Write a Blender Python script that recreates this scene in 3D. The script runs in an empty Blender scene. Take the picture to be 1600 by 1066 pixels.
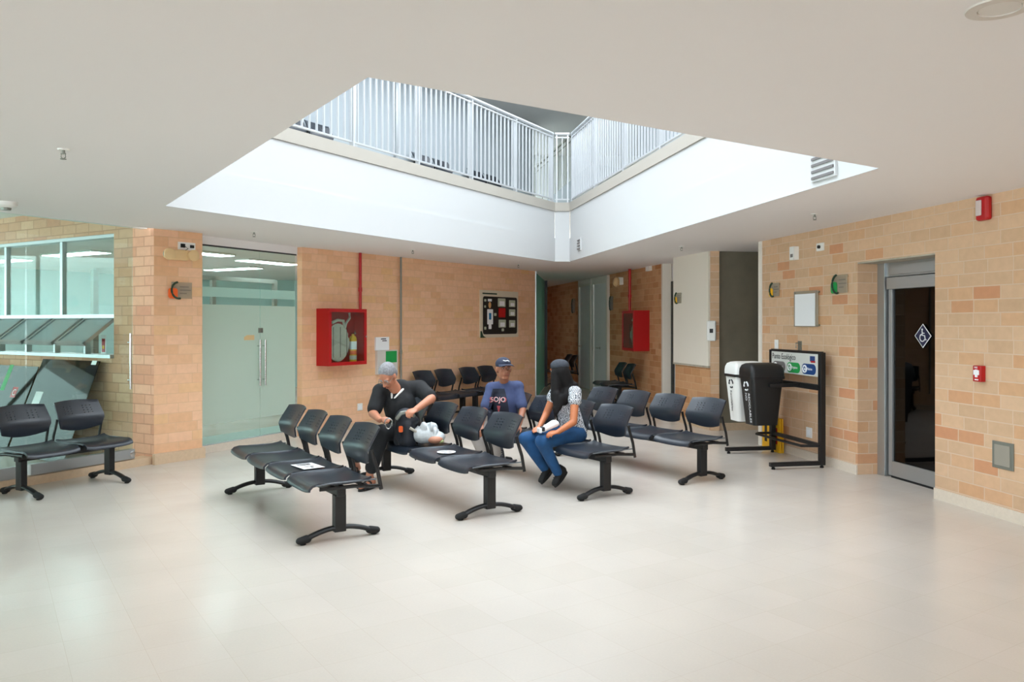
import bpy, bmesh, math, random
from mathutils import Vector, Matrix
from mathutils.geometry import tessellate_polygon
random.seed(7)
C = bpy.context.scene.collection
sc = bpy.context.scene

# ------------------------------------------------------------------ camera, world, exposure
F, U0, V0, EYE = 1260.0, 800.0, 505.0, 1.6
cd = bpy.data.cameras.new('camera'); cam = bpy.data.objects.new('camera', cd); C.objects.link(cam)
cam.location = (0, 0, EYE); cam.rotation_euler = (math.pi/2, 0, 0)
cd.sensor_width = 36; cd.lens = F/1600*36; cd.shift_y = -(533-V0)/1600; cd.clip_end = 200
sc.camera = cam
sc.view_settings.view_transform = 'Standard'; sc.view_settings.look = 'None'
sc.view_settings.gamma = 1; sc.view_settings.use_curve_mapping = False
sc.view_settings.exposure = 0.56
sc.cycles.use_denoising = True
sc.cycles.max_bounces = 12; sc.cycles.diffuse_bounces = 10; sc.cycles.glossy_bounces = 4
sc.cycles.transparent_max_bounces = 24; sc.cycles.transmission_bounces = 6
sc.cycles.sample_clamp_indirect = 6
w = bpy.data.worlds.new('world'); sc.world = w; w.use_nodes = True
bgn = w.node_tree.nodes['Background']
bgn.inputs[0].default_value = (0.88, 0.945, 1.0, 1); bgn.inputs[1].default_value = 8.5

def portal(p0, p1, z0, z1):          # daylight opening: portal for a wall window
    d = bpy.data.lights.new('daylight_portal', 'AREA'); o = bpy.data.objects.new('daylight_portal', d); C.objects.link(o)
    a, b = Vector(p0), Vector(p1); L = (b-a).length
    d.shape = 'RECTANGLE'; d.size = L; d.size_y = z1-z0; d.cycles.is_portal = True
    x = Vector((b.x-a.x, b.y-a.y, 0)).normalized(); y = Vector((0, 0, 1)); z = x.cross(y)
    m = Matrix((x, y, z)).transposed().to_4x4(); m.translation = Vector(((a.x+b.x)/2, (a.y+b.y)/2, (z0+z1)/2)); o.matrix_world = m
    return o

# ------------------------------------------------------------------ small helpers
def lin(c):
    return tuple((x/255/12.92 if x/255 <= .04045 else ((x/255+.055)/1.055)**2.4) for x in c) + (1,)
def mat(name, col, rough=.5, metal=0, spec=.5, noise=0, nscale=8, bump=0, emit=None, estr=0, alpha=1, coat=0, trans=0):
    m = bpy.data.materials.new(name); m.use_nodes = True; nt = m.node_tree; b = nt.nodes['Principled BSDF']
    b.inputs['Base Color'].default_value = lin(col); b.inputs['Roughness'].default_value = rough
    b.inputs['Metallic'].default_value = metal; b.inputs['Specular IOR Level'].default_value = spec
    b.inputs['Alpha'].default_value = alpha; b.inputs['Coat Weight'].default_value = coat
    b.inputs['Transmission Weight'].default_value = trans
    if emit: b.inputs['Emission Color'].default_value = lin(emit); b.inputs['Emission Strength'].default_value = estr
    tc = nt.nodes.new('ShaderNodeTexCoord'); n = nt.nodes.new('ShaderNodeTexNoise')
    n.inputs['Scale'].default_value = nscale; n.inputs['Detail'].default_value = 5
    nt.links.new(tc.outputs['Object'], n.inputs['Vector'])
    if noise:
        mx = nt.nodes.new('ShaderNodeMix'); mx.data_type = 'RGBA'
        mx.inputs[6].default_value = lin(tuple(x*(1-noise) for x in col)); mx.inputs[7].default_value = lin(tuple(min(255, x*(1+noise)) for x in col))
        nt.links.new(n.outputs['Fac'], mx.inputs[0]); nt.links.new(mx.outputs[2], b.inputs['Base Color'])
    if bump:
        bp = nt.nodes.new('ShaderNodeBump'); bp.inputs['Strength'].default_value = bump; bp.inputs['Distance'].default_value = .01
        nt.links.new(n.outputs['Fac'], bp.inputs['Height']); nt.links.new(bp.outputs[0], b.inputs['Normal'])
    return m
def glass_mat(name, tint, refl=.9, base=.04, rough=0.02, diff=0, dcol=(200, 225, 215)):
    m = bpy.data.materials.new(name); m.use_nodes = True; nt = m.node_tree; nt.nodes.clear()
    out = nt.nodes.new('ShaderNodeOutputMaterial'); t = nt.nodes.new('ShaderNodeBsdfTransparent'); g = nt.nodes.new('ShaderNodeBsdfGlossy')
    t.inputs[0].default_value = lin(tint); g.inputs['Roughness'].default_value = rough
    lw = nt.nodes.new('ShaderNodeLayerWeight'); lw.inputs[0].default_value = .5
    pw = nt.nodes.new('ShaderNodeMath'); pw.operation = 'POWER'; pw.inputs[1].default_value = 5; nt.links.new(lw.outputs['Facing'], pw.inputs[0])
    fr = nt.nodes.new('ShaderNodeMath'); fr.operation = 'MULTIPLY_ADD'; fr.inputs[1].default_value = 1-base; fr.inputs[2].default_value = base; nt.links.new(pw.outputs[0], fr.inputs[0])
    mx = nt.nodes.new('ShaderNodeMixShader'); nt.links.new(fr.outputs[0], mx.inputs[0])
    nt.links.new(t.outputs[0], mx.inputs[1]); nt.links.new(g.outputs[0], mx.inputs[2])
    last = mx
    if diff:
        d = nt.nodes.new('ShaderNodeBsdfDiffuse'); d.inputs[0].default_value = lin(dcol)
        tl = nt.nodes.new('ShaderNodeBsdfTranslucent'); tl.inputs[0].default_value = lin(dcol)
        md = nt.nodes.new('ShaderNodeMixShader'); md.inputs[0].default_value = .55
        nt.links.new(d.outputs[0], md.inputs[1]); nt.links.new(tl.outputs[0], md.inputs[2])
        m2 = nt.nodes.new('ShaderNodeMixShader'); m2.inputs[0].default_value = diff
        nt.links.new(mx.outputs[0], m2.inputs[1]); nt.links.new(md.outputs[0], m2.inputs[2]); last = m2
    nt.links.new(last.outputs[0], out.inputs[0]); return m

def brick_mat(name, stops, mortar, rot=0, off=0, rough=.85, ramp_pos=None, mortar_size=.006, soft=0.0):
    m = bpy.data.materials.new(name); m.use_nodes = True; nt = m.node_tree; b = nt.nodes['Principled BSDF']
    N = nt.nodes.new; L = nt.links.new
    tc = N('ShaderNodeTexCoord'); sp = N('ShaderNodeSeparateXYZ'); L(tc.outputs['Object'], sp.inputs[0])
    ad = N('ShaderNodeMath'); ad.operation = 'ADD'; L(sp.outputs[0], ad.inputs[0]); L(sp.outputs[1], ad.inputs[1])
    cb = N('ShaderNodeCombineXYZ'); L(ad.outputs[0], cb.inputs[0]); L(sp.outputs[2], cb.inputs[1])
    nz = N('ShaderNodeTexNoise'); nz.inputs['Scale'].default_value = 3.0; L(tc.outputs['Object'], nz.inputs['Vector'])
    wv = N('ShaderNodeMix'); wv.data_type = 'VECTOR'; wv.inputs[0].default_value = .006
    L(cb.outputs[0], wv.inputs[4]); L(nz.outputs['Color'], wv.inputs[5])
    br = N('ShaderNodeTexBrick'); L(wv.outputs[1], br.inputs['Vector'])
    br.inputs['Color1'].default_value = (0, 0, 0, 1); br.inputs['Color2'].default_value = (1, 1, 1, 1)
    br.inputs['Scale'].default_value = 1; br.inputs['Brick Width'].default_value = .30; br.inputs['Row Height'].default_value = .112
    br.inputs['Mortar Size'].default_value = mortar_size; br.inputs['Mortar Smooth'].default_value = .3; br.offset = .42; br.squash = .9; br.squash_frequency = 3
    rp = N('ShaderNodeValToRGB'); L(br.outputs['Color'], rp.inputs[0]); el = rp.color_ramp.elements
    pos = ramp_pos or [i/(len(stops)-1) for i in range(len(stops))]
    el[0].color = lin(stops[0]); el[0].position = pos[0]; el[1].color = lin(stops[-1]); el[1].position = pos[-1]
    for c, p in zip(stops[1:-1], pos[1:-1]):
        e = el.new(p); e.color = lin(c)
    n2 = N('ShaderNodeTexNoise'); n2.inputs['Scale'].default_value = 14; n2.inputs['Detail'].default_value = 6; L(cb.outputs[0], n2.inputs['Vector'])
    mp = N('ShaderNodeMapRange'); mp.inputs[3].default_value = .88; mp.inputs[4].default_value = 1.10; L(n2.outputs['Fac'], mp.inputs[0])
    mul = N('ShaderNodeMix'); mul.data_type = 'RGBA'; mul.blend_type = 'MULTIPLY'; mul.inputs[0].default_value = 1
    L(rp.outputs[0], mul.inputs[6]); L(mp.outputs[0], mul.inputs[7])
    mm = N('ShaderNodeMix'); mm.data_type = 'RGBA'; mm.inputs[7].default_value = lin(mortar); L(mul.outputs[2], mm.inputs[6]); L(br.outputs['Fac'], mm.inputs[0])
    L(mm.outputs[2], b.inputs['Base Color']); b.inputs['Roughness'].default_value = rough; b.inputs['Specular IOR Level'].default_value = .25
    bp = N('ShaderNodeBump'); bp.inputs['Strength'].default_value = .5; bp.inputs['Distance'].default_value = .006; bp.invert = True
    L(br.outputs['Fac'], bp.inputs['Height']); L(bp.outputs[0], b.inputs['Normal'])
    return m

class MB:
    def __init__(s): s.bm = bmesh.new()
    def add(s, verts, faces, M=None):
        vs = [s.bm.verts.new(M @ Vector(v) if M else Vector(v)) for v in verts]
        for f in faces:
            try: s.bm.faces.new([vs[i] for i in f])
            except ValueError: pass
        return s
    def box(s, x0, x1, y0, y1, z0, z1, M=None):
        return s.add([(x0,y0,z0),(x1,y0,z0),(x1,y1,z0),(x0,y1,z0),(x0,y0,z1),(x1,y0,z1),(x1,y1,z1),(x0,y1,z1)],
                     [(0,3,2,1),(4,5,6,7),(0,1,5,4),(1,2,6,5),(2,3,7,6),(3,0,4,7)], M)
    def cap(s, p0, p1, r0, r1, flat=None, k=1, seg=20, rings=12):   # rounded tapered bar
        p0, p1 = Vector(p0), Vector(p1); ax = p1-p0; L = ax.length
        if L < 1e-6: ax = Vector((0, 0, 1)); L = 0
        q = ax.to_track_quat('Z', 'Y').to_matrix() if L else Matrix.Identity(3)
        vs = []; fs = []
        for i in range(rings+1):
            ph = -math.pi/2 + math.pi*i/rings
            for e in ([0] if i != rings//2 else [0, 1]):
                top = ph > 1e-6 or e == 1
                r = r1 if top else r0; zc = L if top else 0
                ring = []
                for j in range(seg):
                    a = 2*math.pi*j/seg
                    v = q @ Vector((r*math.cos(ph)*math.cos(a), r*math.cos(ph)*math.sin(a), r*math.sin(ph)))
                    if flat is not None: v = v - flat*(v.dot(flat)*(1-k))
                    v = v + q @ Vector((0, 0, zc))
                    ring.append(p0+v)
                vs += ring
        nr = len(vs)//seg
        for i in range(nr-1):
            for j in range(seg):
                fs.append((i*seg+j, i*seg+(j+1) % seg, (i+1)*seg+(j+1) % seg, (i+1)*seg+j))
        s.add(vs, fs); bmesh.ops.remove_doubles(s.bm, verts=s.bm.verts[-len(vs):], dist=1e-6); return s
    def ell(s, c, r, M=None, seg=24, rings=16):
        vs = []; fs = []; M = M or Matrix.Identity(3); c = Vector(c)
        for i in range(rings+1):
            ph = -math.pi/2+math.pi*i/rings
            for j in range(seg):
                a = 2*math.pi*j/seg
                vs.append(c + M @ Vector((r[0]*math.cos(ph)*math.cos(a), r[1]*math.cos(ph)*math.sin(a), r[2]*math.sin(ph))))
        for i in range(rings):
            for j in range(seg): fs.append((i*seg+j, i*seg+(j+1) % seg, (i+1)*seg+(j+1) % seg, (i+1)*seg+j))
        s.add(vs, fs); bmesh.ops.remove_doubles(s.bm, verts=s.bm.verts[-len(vs):], dist=1e-6); return s
    def lathe(s, prof, M=None, seg=32):       # prof: (r, z) list around local z
        vs = [(r*math.cos(2*math.pi*j/seg), r*math.sin(2*math.pi*j/seg), z) for r, z in prof for j in range(seg)]
        fs = [(i*seg+j, i*seg+(j+1) % seg, (i+1)*seg+(j+1) % seg, (i+1)*seg+j) for i in range(len(prof)-1) for j in range(seg)]
        if prof[0][0] > 1e-5: fs.append(tuple(range(seg-1, -1, -1)))
        if prof[-1][0] > 1e-5: fs.append(tuple((len(prof)-1)*seg+j for j in range(seg)))
        return s.add(vs, fs, M)
    def tube(s, pts, r, seg=10, closed=False, ry=None):
        pts = [Vector(p) for p in pts]; n = len(pts); ry = ry or r; vs = []; up = Vector((0, 0, 1))
        for i, p in enumerate(pts):
            a = pts[(i-1) % n] if (closed or i) else p; b = pts[(i+1) % n] if (closed or i < n-1) else p
            t = (b-a).normalized(); u = up if abs(t.dot(up)) < .95 else Vector((0, 1, 0))
            x = t.cross(u).normalized(); y = x.cross(t).normalized()
            vs += [p + x*(r*math.cos(2*math.pi*j/seg)) + y*(ry*math.sin(2*math.pi*j/seg)) for j in range(seg)]
        fs = []
        for i in range(n if closed else n-1):
            k = (i+1) % n
            for j in range(seg): fs.append((i*seg+j, i*seg+(j+1) % seg, k*seg+(j+1) % seg, k*seg+j))
        if not closed: fs += [tuple(range(seg-1, -1, -1)), tuple((n-1)*seg+j for j in range(seg))]
        return s.add(vs, fs)
    def prism(s, poly, a0, a1, axis='y', M=None):   # poly in the plane across axis, extruded a0..a1
        n = len(poly)
        f = {'y': lambda p, a: (p[0], a, p[1]), 'x': lambda p, a: (a, p[0], p[1]), 'z': lambda p, a: (p[0], p[1], a)}[axis]
        vs = [f(p, a0) for p in poly]+[f(p, a1) for p in poly]
        fs = [tuple(range(n)), tuple(range(2*n-1, n-1, -1))]+[(i, n+i, n+(i+1) % n, (i+1) % n) for i in range(n)]
        return s.add(vs, fs, M)
    def build(s, name, m, parent=None, loc=(0,0,0), rz=0, bevel=0, smooth=False, kind=None, ang=40, weld=True):
        bmesh.ops.recalc_face_normals(s.bm, faces=s.bm.faces)
        me = bpy.data.meshes.new(name); s.bm.to_mesh(me); s.bm.free()
        me.materials.append(m)
        o = bpy.data.objects.new(name, me); C.objects.link(o); o.location = loc; o.rotation_euler = (0, 0, rz)
        if parent: o.parent = parent
        if smooth:
            for p in me.polygons: p.use_smooth = True
            me.set_sharp_from_angle(angle=math.radians(ang)) if hasattr(me, 'set_sharp_from_angle') else None
        if bevel:
            md = o.modifiers.new('bevel', 'BEVEL'); md.width = bevel; md.segments = 2; md.limit_method = 'ANGLE'
        if kind: o['kind'] = kind
        return o

def tag(o, label, cat, group=None, kind=None):
    o['label'] = label; o['category'] = cat
    if group: o['group'] = group
    if kind: o['kind'] = kind
    return o
def empty(name, loc, rz=0, label=None, cat=None, group=None):
    o = bpy.data.objects.new(name, None); C.objects.link(o); o.location = loc; o.rotation_euler = (0, 0, rz); o.empty_display_size = .1
    if label: tag(o, label, cat, group)
    return o
def copy_tree(o, parent=None):
    c = o.copy(); C.objects.link(c); c.parent = parent
    for ch in list(o.children): copy_tree(ch, c)
    return c
def text(name, body, size, m, parent, loc, rot=(math.pi/2, 0, 0), ext=.0006, align='LEFT', sx=1):
    cu = bpy.data.curves.new(name, 'FONT'); cu.body = body; cu.size = size; cu.extrude = ext; cu.align_x = align; cu.resolution_u = 3
    t = bpy.data.objects.new(name, cu); C.objects.link(t); bpy.context.view_layer.update()
    me = bpy.data.meshes.new_from_object(t); C.objects.unlink(t); bpy.data.objects.remove(t)
    me.materials.clear(); me.materials.append(m)
    o = bpy.data.objects.new(name, me); C.objects.link(o); o.parent = parent; o.location = loc; o.rotation_euler = rot; o.scale = (sx, 1, 1)
    return o
def J(u, v, D): return Vector(((u-U0)/F*D, D, EYE-(v-V0)/F*D))
def onfloor(u, v, z=0):
    D = (EYE-z)*F/(v-V0); return Vector(((u-U0)/F*D, D, z))

# ------------------------------------------------------------------ materials
M = {}
M['ceiling'] = mat('matte warm white ceiling paint', (232, 229, 228), .9, spec=.2)
M['void'] = mat('white paint', (200, 201, 201), .8, spec=.2)
M['beige'] = mat('beige kerb plaster', (176, 170, 160), .7)
M['panelwhite'] = mat('cream painted panel', (226, 220, 208), .7)
M['doorwhite'] = mat('grey white door paint', (232, 230, 230), .5)
M['concrete'] = mat('grey green concrete', (122, 114, 97), .8, noise=.14, nscale=3, bump=.1)
M['lintel'] = mat('pale rough concrete', (170, 162, 146), .85, noise=.15, nscale=12)
M['plinth'] = mat('pale terrazzo plinth', (214, 202, 186), .35, noise=.04, nscale=40)
M['plinthwarm'] = mat('warm terrazzo plinth', (204, 178, 148), .4, noise=.06, nscale=30)
M['brickR'] = brick_mat('peach brick', [(200,166,134),(206,172,140),(212,178,146),(206,162,124),(200,142,106)], (212,186,160), ramp_pos=[0,.35,.66,.90,1.0], mortar_size=.006)
M['brickL'] = brick_mat('pale peach brick', [(226,178,138),(232,187,150),(236,192,158),(228,184,136)], (220,180,144), mortar_size=.004)
M['brickW'] = brick_mat('rosy brick', [(206,156,126),(214,168,138),(220,178,148),(204,150,122)], (184,142,116), mortar_size=.006)
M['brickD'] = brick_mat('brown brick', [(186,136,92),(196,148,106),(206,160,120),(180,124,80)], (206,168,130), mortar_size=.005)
M['black'] = mat('black powder coated steel', (22, 21, 22), .45, spec=.4)
M['plastic'] = mat('black grained plastic', (27, 34, 44), .33, spec=.6, bump=.04, nscale=220)
M['rubber'] = mat('black rubber', (18, 18, 18), .8)
M['red'] = mat('red enamel', (176, 8, 16), .38)
M['reddark'] = mat('red enamel inside', (120, 20, 22), .5)
M['alu'] = mat('brushed aluminium', (178, 182, 184), .38, metal=.75)
M['steel'] = mat('polished steel', (205, 205, 205), .2, metal=1)
M['railsteel'] = mat('satin stainless rail', (196, 199, 202), .4, metal=.3)
M['white'] = mat('white plastic', (232, 232, 228), .45)
M['paper'] = mat('white paper', (236, 238, 240), .7)
M['darkprint'] = mat('dark print', (44, 44, 48), .6)
M['cream'] = mat('cream plastic', (222, 190, 140), .5)
M['green'] = mat('green print', (20, 150, 70), .5)
M['dgreen'] = mat('dark green', (30, 60, 42), .6)
M['orange'] = mat('orange', (235, 98, 28), .5)
M['yellow'] = mat('yellow plastic', (232, 176, 20), .5)
M['blue'] = mat('dark blue print', (22, 62, 120), .5)
M['midblue'] = mat('mid blue print', (28, 110, 160), .5)
M['greyprint'] = mat('grey print', (112, 108, 108), .5)
M['hose'] = mat('off white canvas hose', (198, 192, 178), .85, noise=.08, nscale=40)
M['galv'] = mat('galvanised conduit', (132, 134, 126), .45, metal=.5)
M['clear'] = glass_mat('clear green tinted glass', (238, 249, 246), rough=.01)
M['clearthin'] = glass_mat('clear glass', (240, 248, 246), rough=.01)
M['acrylic'] = glass_mat('clear acrylic', (236, 236, 226), rough=.05, diff=.4, dcol=(226, 222, 212))
M['frost'] = glass_mat('frosted green glass', (214, 236, 228), rough=.25, diff=.86, dcol=(222, 230, 222))
M['frostw'] = glass_mat('white frosted band', (226, 240, 236), rough=.25, diff=.6, dcol=(214, 234, 228))
M['teal'] = glass_mat('teal edge glass', (150, 186, 172), rough=.1, diff=.75, dcol=(150, 190, 176))
M['darkglass'] = glass_mat('dark tinted glass', (70, 72, 68), rough=.02)
M['stackglass'] = glass_mat('grey green stored glass', (100, 112, 98), rough=.03, diff=.05, dcol=(92, 104, 92), base=.04)
M['ventglass'] = glass_mat('pale frosted vent glass', (220, 232, 232), rough=.1, diff=.7, dcol=(214, 224, 226))
M['facadeglass'] = glass_mat('grey tinted facade glass', (132, 138, 140), rough=.02)
M['vestglass'] = glass_mat('grey green vestibule glass', (176, 188, 184), rough=.02)
M['roofglass'] = glass_mat('opal roof glazing', (174, 176, 177), rough=.2)
M['roomwall'] = mat('pale cyan room paint', (190, 222, 222), .8)
M['roomwhite'] = mat('white room paint', (225, 232, 230), .8)
M['upper'] = mat('pale grey upper wall', (158, 166, 171), .7)
M['uppergrey'] = mat('grey upper wall', (205, 208, 206), .8)
M['led'] = mat('lit diffuser', (255, 255, 255), .5, emit=(240, 250, 255), estr=15)
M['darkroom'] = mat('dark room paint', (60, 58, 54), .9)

def floor_mat():
    m = bpy.data.materials.new('polished beige terrazzo tiles'); m.use_nodes = True; nt = m.node_tree; b = nt.nodes['Principled BSDF']
    N = nt.nodes.new; L = nt.links.new
    tc = N('ShaderNodeTexCoord'); mp = N('ShaderNodeMapping'); mp.inputs['Rotation'].default_value = (0, 0, math.radians(56.8)); L(tc.outputs['Object'], mp.inputs[0])
    br = N('ShaderNodeTexBrick'); L(mp.outputs[0], br.inputs['Vector']); br.offset = 0; br.inputs['Scale'].default_value = 1
    br.inputs['Brick Width'].default_value = .33; br.inputs['Row Height'].default_value = .33; br.inputs['Mortar Size'].default_value = .0012; br.inputs['Mortar Smooth'].default_value = .5
    br.inputs['Color1'].default_value = lin((203, 195, 186)); br.inputs['Color2'].default_value = lin((200, 192, 182)); br.inputs['Mortar'].default_value = lin((190, 178, 164))
    n = N('ShaderNodeTexNoise'); n.inputs['Scale'].default_value = 1.3; n.inputs['Detail'].default_value = 5; L(tc.outputs['Object'], n.inputs[0])
    n2 = N('ShaderNodeTexNoise'); n2.inputs['Scale'].default_value = 90; n2.inputs['Detail'].default_value = 2; L(tc.outputs['Object'], n2.inputs[0])
    r = N('ShaderNodeMapRange'); r.inputs[3].default_value = .92; r.inputs[4].default_value = 1.08; L(n.outputs['Fac'], r.inputs[0])
    r2 = N('ShaderNodeMapRange'); r2.inputs[3].default_value = .96; r2.inputs[4].default_value = 1.04; L(n2.outputs['Fac'], r2.inputs[0])
    x = N('ShaderNodeMath'); x.operation = 'MULTIPLY'; L(r.outputs[0], x.inputs[0]); L(r2.outputs[0], x.inputs[1])
    mu = N('ShaderNodeMix'); mu.data_type = 'RGBA'; mu.blend_type = 'MULTIPLY'; mu.inputs[0].default_value = 1; L(br.outputs['Color'], mu.inputs[6]); L(x.outputs[0], mu.inputs[7])
    L(mu.outputs[2], b.inputs['Base Color'])
    rr = N('ShaderNodeMapRange'); rr.inputs[3].default_value = .16; rr.inputs[4].default_value = .30; L(n.outputs['Fac'], rr.inputs[0]); L(rr.outputs[0], b.inputs['Roughness'])
    b.inputs['Specular IOR Level'].default_value = .5
    return m
M['floor'] = floor_mat()

# ------------------------------------------------------------------ walls
H = 2.67
class Wall:
    def __init__(s, p0, p1):
        s.p0 = Vector((p0[0], p0[1])); s.p1 = Vector((p1[0], p1[1])); d = s.p1-s.p0; s.L = d.length; s.d = d/s.L
        s.n = Vector((-s.d.y, s.d.x)); s.ang = math.atan2(s.d.y, s.d.x)          # n points behind the wall
    def x_at(s, u, off=0):            # distance along the wall where image column u meets it
        r = (u-U0)/F; p = s.p0+s.n*off
        return (r*p.y-p.x)/(s.d.x-r*s.d.y)
    def at(s, u, v, off=0):
        x = s.x_at(u, off); p = s.p0+s.n*off+s.d*x
        return x, EYE-(v-V0)/F*p.y
    def world(s, x, off=0, z=0):
        p = s.p0+s.d*x+s.n*off; return Vector((p.x, p.y, z))
    def build(s, name, m, z0=0, z1=H, th=.2, holes=(), x0=0, x1=None):
        x1 = s.L if x1 is None else x1
        xs = sorted({x0, x1, *[h[0] for h in holes], *[h[1] for h in holes]}); zs = sorted({z0, z1, *[h[2] for h in holes], *[h[3] for h in holes]})
        solid = {}
        for i in range(len(xs)-1):
            for j in range(len(zs)-1):
                cx, cz = (xs[i]+xs[i+1])/2, (zs[j]+zs[j+1])/2
                solid[i, j] = not any(h[0] < cx < h[1] and h[2] < cz < h[3] for h in holes)
        mb = MB()
        for (i, j), ok in solid.items():
            if not ok: continue
            a, b, c, d = xs[i], xs[i+1], zs[j], zs[j+1]
            vs = [(a,0,c),(b,0,c),(b,th,c),(a,th,c),(a,0,d),(b,0,d),(b,th,d),(a,th,d)]
            fs = [(0,1,5,4),(2,3,7,6)]
            if not solid.get((i-1, j)): fs.append((3,0,4,7))
            if not solid.get((i+1, j)): fs.append((1,2,6,5))
            if not solid.get((i, j-1)): fs.append((0,3,2,1))
            if not solid.get((i, j+1)): fs.append((4,5,6,7))
            mb.add(vs, fs)
        bmesh.ops.remove_doubles(mb.bm, verts=mb.bm.verts, dist=1e-5)
        return mb.build(name, m, loc=(s.p0.x, s.p0.y, 0), rz=s.ang, kind='structure')
    def strip(s, name, m, x0, x1, z0, z1, y0=-.015, y1=0.0, kind='structure', bevel=0):
        return MB().box(x0, x1, y0, y1, z0, z1).build(name, m, loc=(s.p0.x, s.p0.y, 0), rz=s.ang, kind=kind, bevel=bevel)
    def thing(s, name, u, v, label, cat, group=None, off=0):   # Empty on the wall face, local x along the wall, -y into the room
        x, z = s.at(u, v, off); return empty(name, s.world(x, off, z), s.ang, label, cat, group)

R = Wall((3.30-.046, 10.38+.25), (6.35, -6.2))          # right wall runs towards the camera
R = Wall((3.30-.045, 10.38+.244), (3.30+.74*4.1, 10.38-4.02*4.1))
xr = lambda u: R.x_at(u)
hx0, hx1 = xr(1340), xr(1461); rec = .32
R.build('wall_right', M['brickR'], th=rec, holes=[(hx0, hx1, 0, 2.24)])
R.strip('baseboard_right', M['plinth'], xr(1201), hx0, 0, .10)
R.strip('baseboard_right', M['plinth'], hx1, R.L, 0, .10)
R.strip('trim_1', M['panelwhite'], 0.0, .09, 0, H, -.012)
R.strip('trim_2', M['lintel'], hx0-.001, hx1+.001, 2.225, 2.24, .0, rec)

Lw = Wall((-2.955, 11.35), (.478, 16.6))
Lw.build('wall_left', M['brickL'], th=.10)
Lw.strip('baseboard_left', M['plinthwarm'], 0, Lw.L, 0, .09)
P = Wall((-4.05, 9.12), (-3.69, 9.61))                       # brick pier beside the glass door
P.build('wall_pier', M['brickL'], th=.32)
P.strip('baseboard_pier', M['plinthwarm'], -.02, P.L+.01, 0, .12, -.05, .0)
Wd = Wall((-4.05-.857*8.2, 9.12+.515*8.2), (-4.05, 9.12))      # window wall behind the glass partition
wx0, wx1 = Wd.L-8.0, Wd.x_at(178)
Wd.build('wall_window', M['brickW'], z1=3.05, th=.22, holes=[(wx0+3.2, wx1, 1.2, 2.66)])
# green glass at the end of the left wall, brown hall wall, doors
G = Wall((.485, 16.65), (.81, 20.0))
g = G.build('window_2', M['teal'], z0=.02, z1=H-.02, th=.012)
MB().box(0, .04, -.03, .04, 0, H).build('trim_3', M['alu'], loc=(.47, 16.6, 0), rz=G.ang, kind='structure')
MB().box(-.03, .02, -.03, .04, 0, H).build('trim_4', M['black'], loc=(.86, 20.3, 0), rz=G.ang, kind='structure')
W3 = Wall((.905-.745*.1, 24.8+.53), (2.71, 14.58))
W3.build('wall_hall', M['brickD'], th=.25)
W3.strip('baseboard_hall', M['plinthwarm'], 0, W3.L, 0, .09)
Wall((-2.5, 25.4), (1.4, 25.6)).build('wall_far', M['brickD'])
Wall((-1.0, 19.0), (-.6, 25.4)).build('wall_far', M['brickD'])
MB().box(0, .165, 0, .3, 0, H).build('trim_5', M['panelwhite'], loc=(2.705, 14.5, 0), kind='structure')
Wb = Wall((2.86, 14.62), (3.25, 13.0)); Wb.build('wall_niche', M['doorwhite'], th=.1)
Wb.strip('trim_6', M['darkroom'], Wb.x_at(1050.5), Wb.x_at(1054), 0, 2.35, -.03)
Wb.strip('trim_6', M['panelwhite'], Wb.x_at(1048), Wb.x_at(1050.2), 0, 2.42, -.05)
W2 = Wall((2.672, 13.2), (2.95, 12.0))
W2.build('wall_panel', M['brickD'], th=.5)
pz0 = .96
W2.strip('trim_7', M['panelwhite'], -.01, W2.L, pz0, H, -.03)
W2.strip('trim_8', M['lintel'], -.01, W2.L, pz0-.03, pz0, -.035)
W2.strip('baseboard_panel', M['plinthwarm'], 0, W2.L, 0, .1)
K = Wall((2.95, 11.98), (3.075, 11.96)); K.build('wall_column', M['brickR'], th=.4)
Q = Wall((3.08, 12.02), (4.4, 12.2)); Q.build('wall_concrete', M['concrete'], th=.2)
Q.strip('baseboard_concrete', M['plinthwarm'], 0, Q.L, 0, .11)

# lobby side behind the camera: glazed front and side lights
A0 = Vector((-4.92, 7.72)); A1 = Vector((-4.22, 8.98)); ad = (A1-A0).normalized(); Aback = A1-ad*9.8
PT = Wall(Aback, A1)                                          # the glass partition
def facade(name, p0, p1, z0, z1, n, gm='facadeglass'):
    wl = Wall(p0, p1); wl.build(name, M['panelwhite'], z1=z1+.4 if z1 > 2.4 else z1, th=.15, holes=[(.1, wl.L-.1, z0, z1)])
    fr = MB()
    for i in range(1, n):
        x = .1+(wl.L-.2)*i/n; fr.box(x-.03, x+.03, .03, .09, z0, z1)
    fr.build('window_frame', M['alu'], loc=(wl.p0.x, wl.p0.y, 0), rz=wl.ang, kind='structure')
    MB().add([(.1, .06, z0), (wl.L-.1, .06, z0), (wl.L-.1, .06, z1), (.1, .06, z1)], [(0,1,2,3)]).build('window_5', M[gm], loc=(wl.p0.x, wl.p0.y, 0), rz=wl.ang, kind='structure')
    a = wl.world(.1); b = wl.world(wl.L-.1); portal(b.xy, a.xy, z0, z1)
    return wl
fb = facade('wall_back', (6.4, -6.1), (-12.0, -6.1), .9, 1.9, 9)
fl = facade('wall_side', (-12.0, -6.1), (Aback.x, Aback.y), .9, 1.9, 3)
fv = facade('wall_vestibule', (Aback.x, Aback.y), (Wd.p0.x, Wd.p0.y), .9, 2.8, 5, 'vestglass')

# shells that close off the rooms behind
def shell(pts, name='wall_outer', m=M['roomwhite'], z1=H):
    for a, b in zip(pts, pts[1:]): Wall(a, b).build(name, m, z1=z1, th=.05)
shell([(-11.07, 13.34), (-7.6, 19.5), (-2.2, 21.3), (-1.2, 19.0)], m=M['roomwall'], z1=3.05)
shell([(4.4, 12.2), (9.0, 12.2), (9.0, -6.1), (6.4, -6.1)], m=M['darkroom'])
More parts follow.
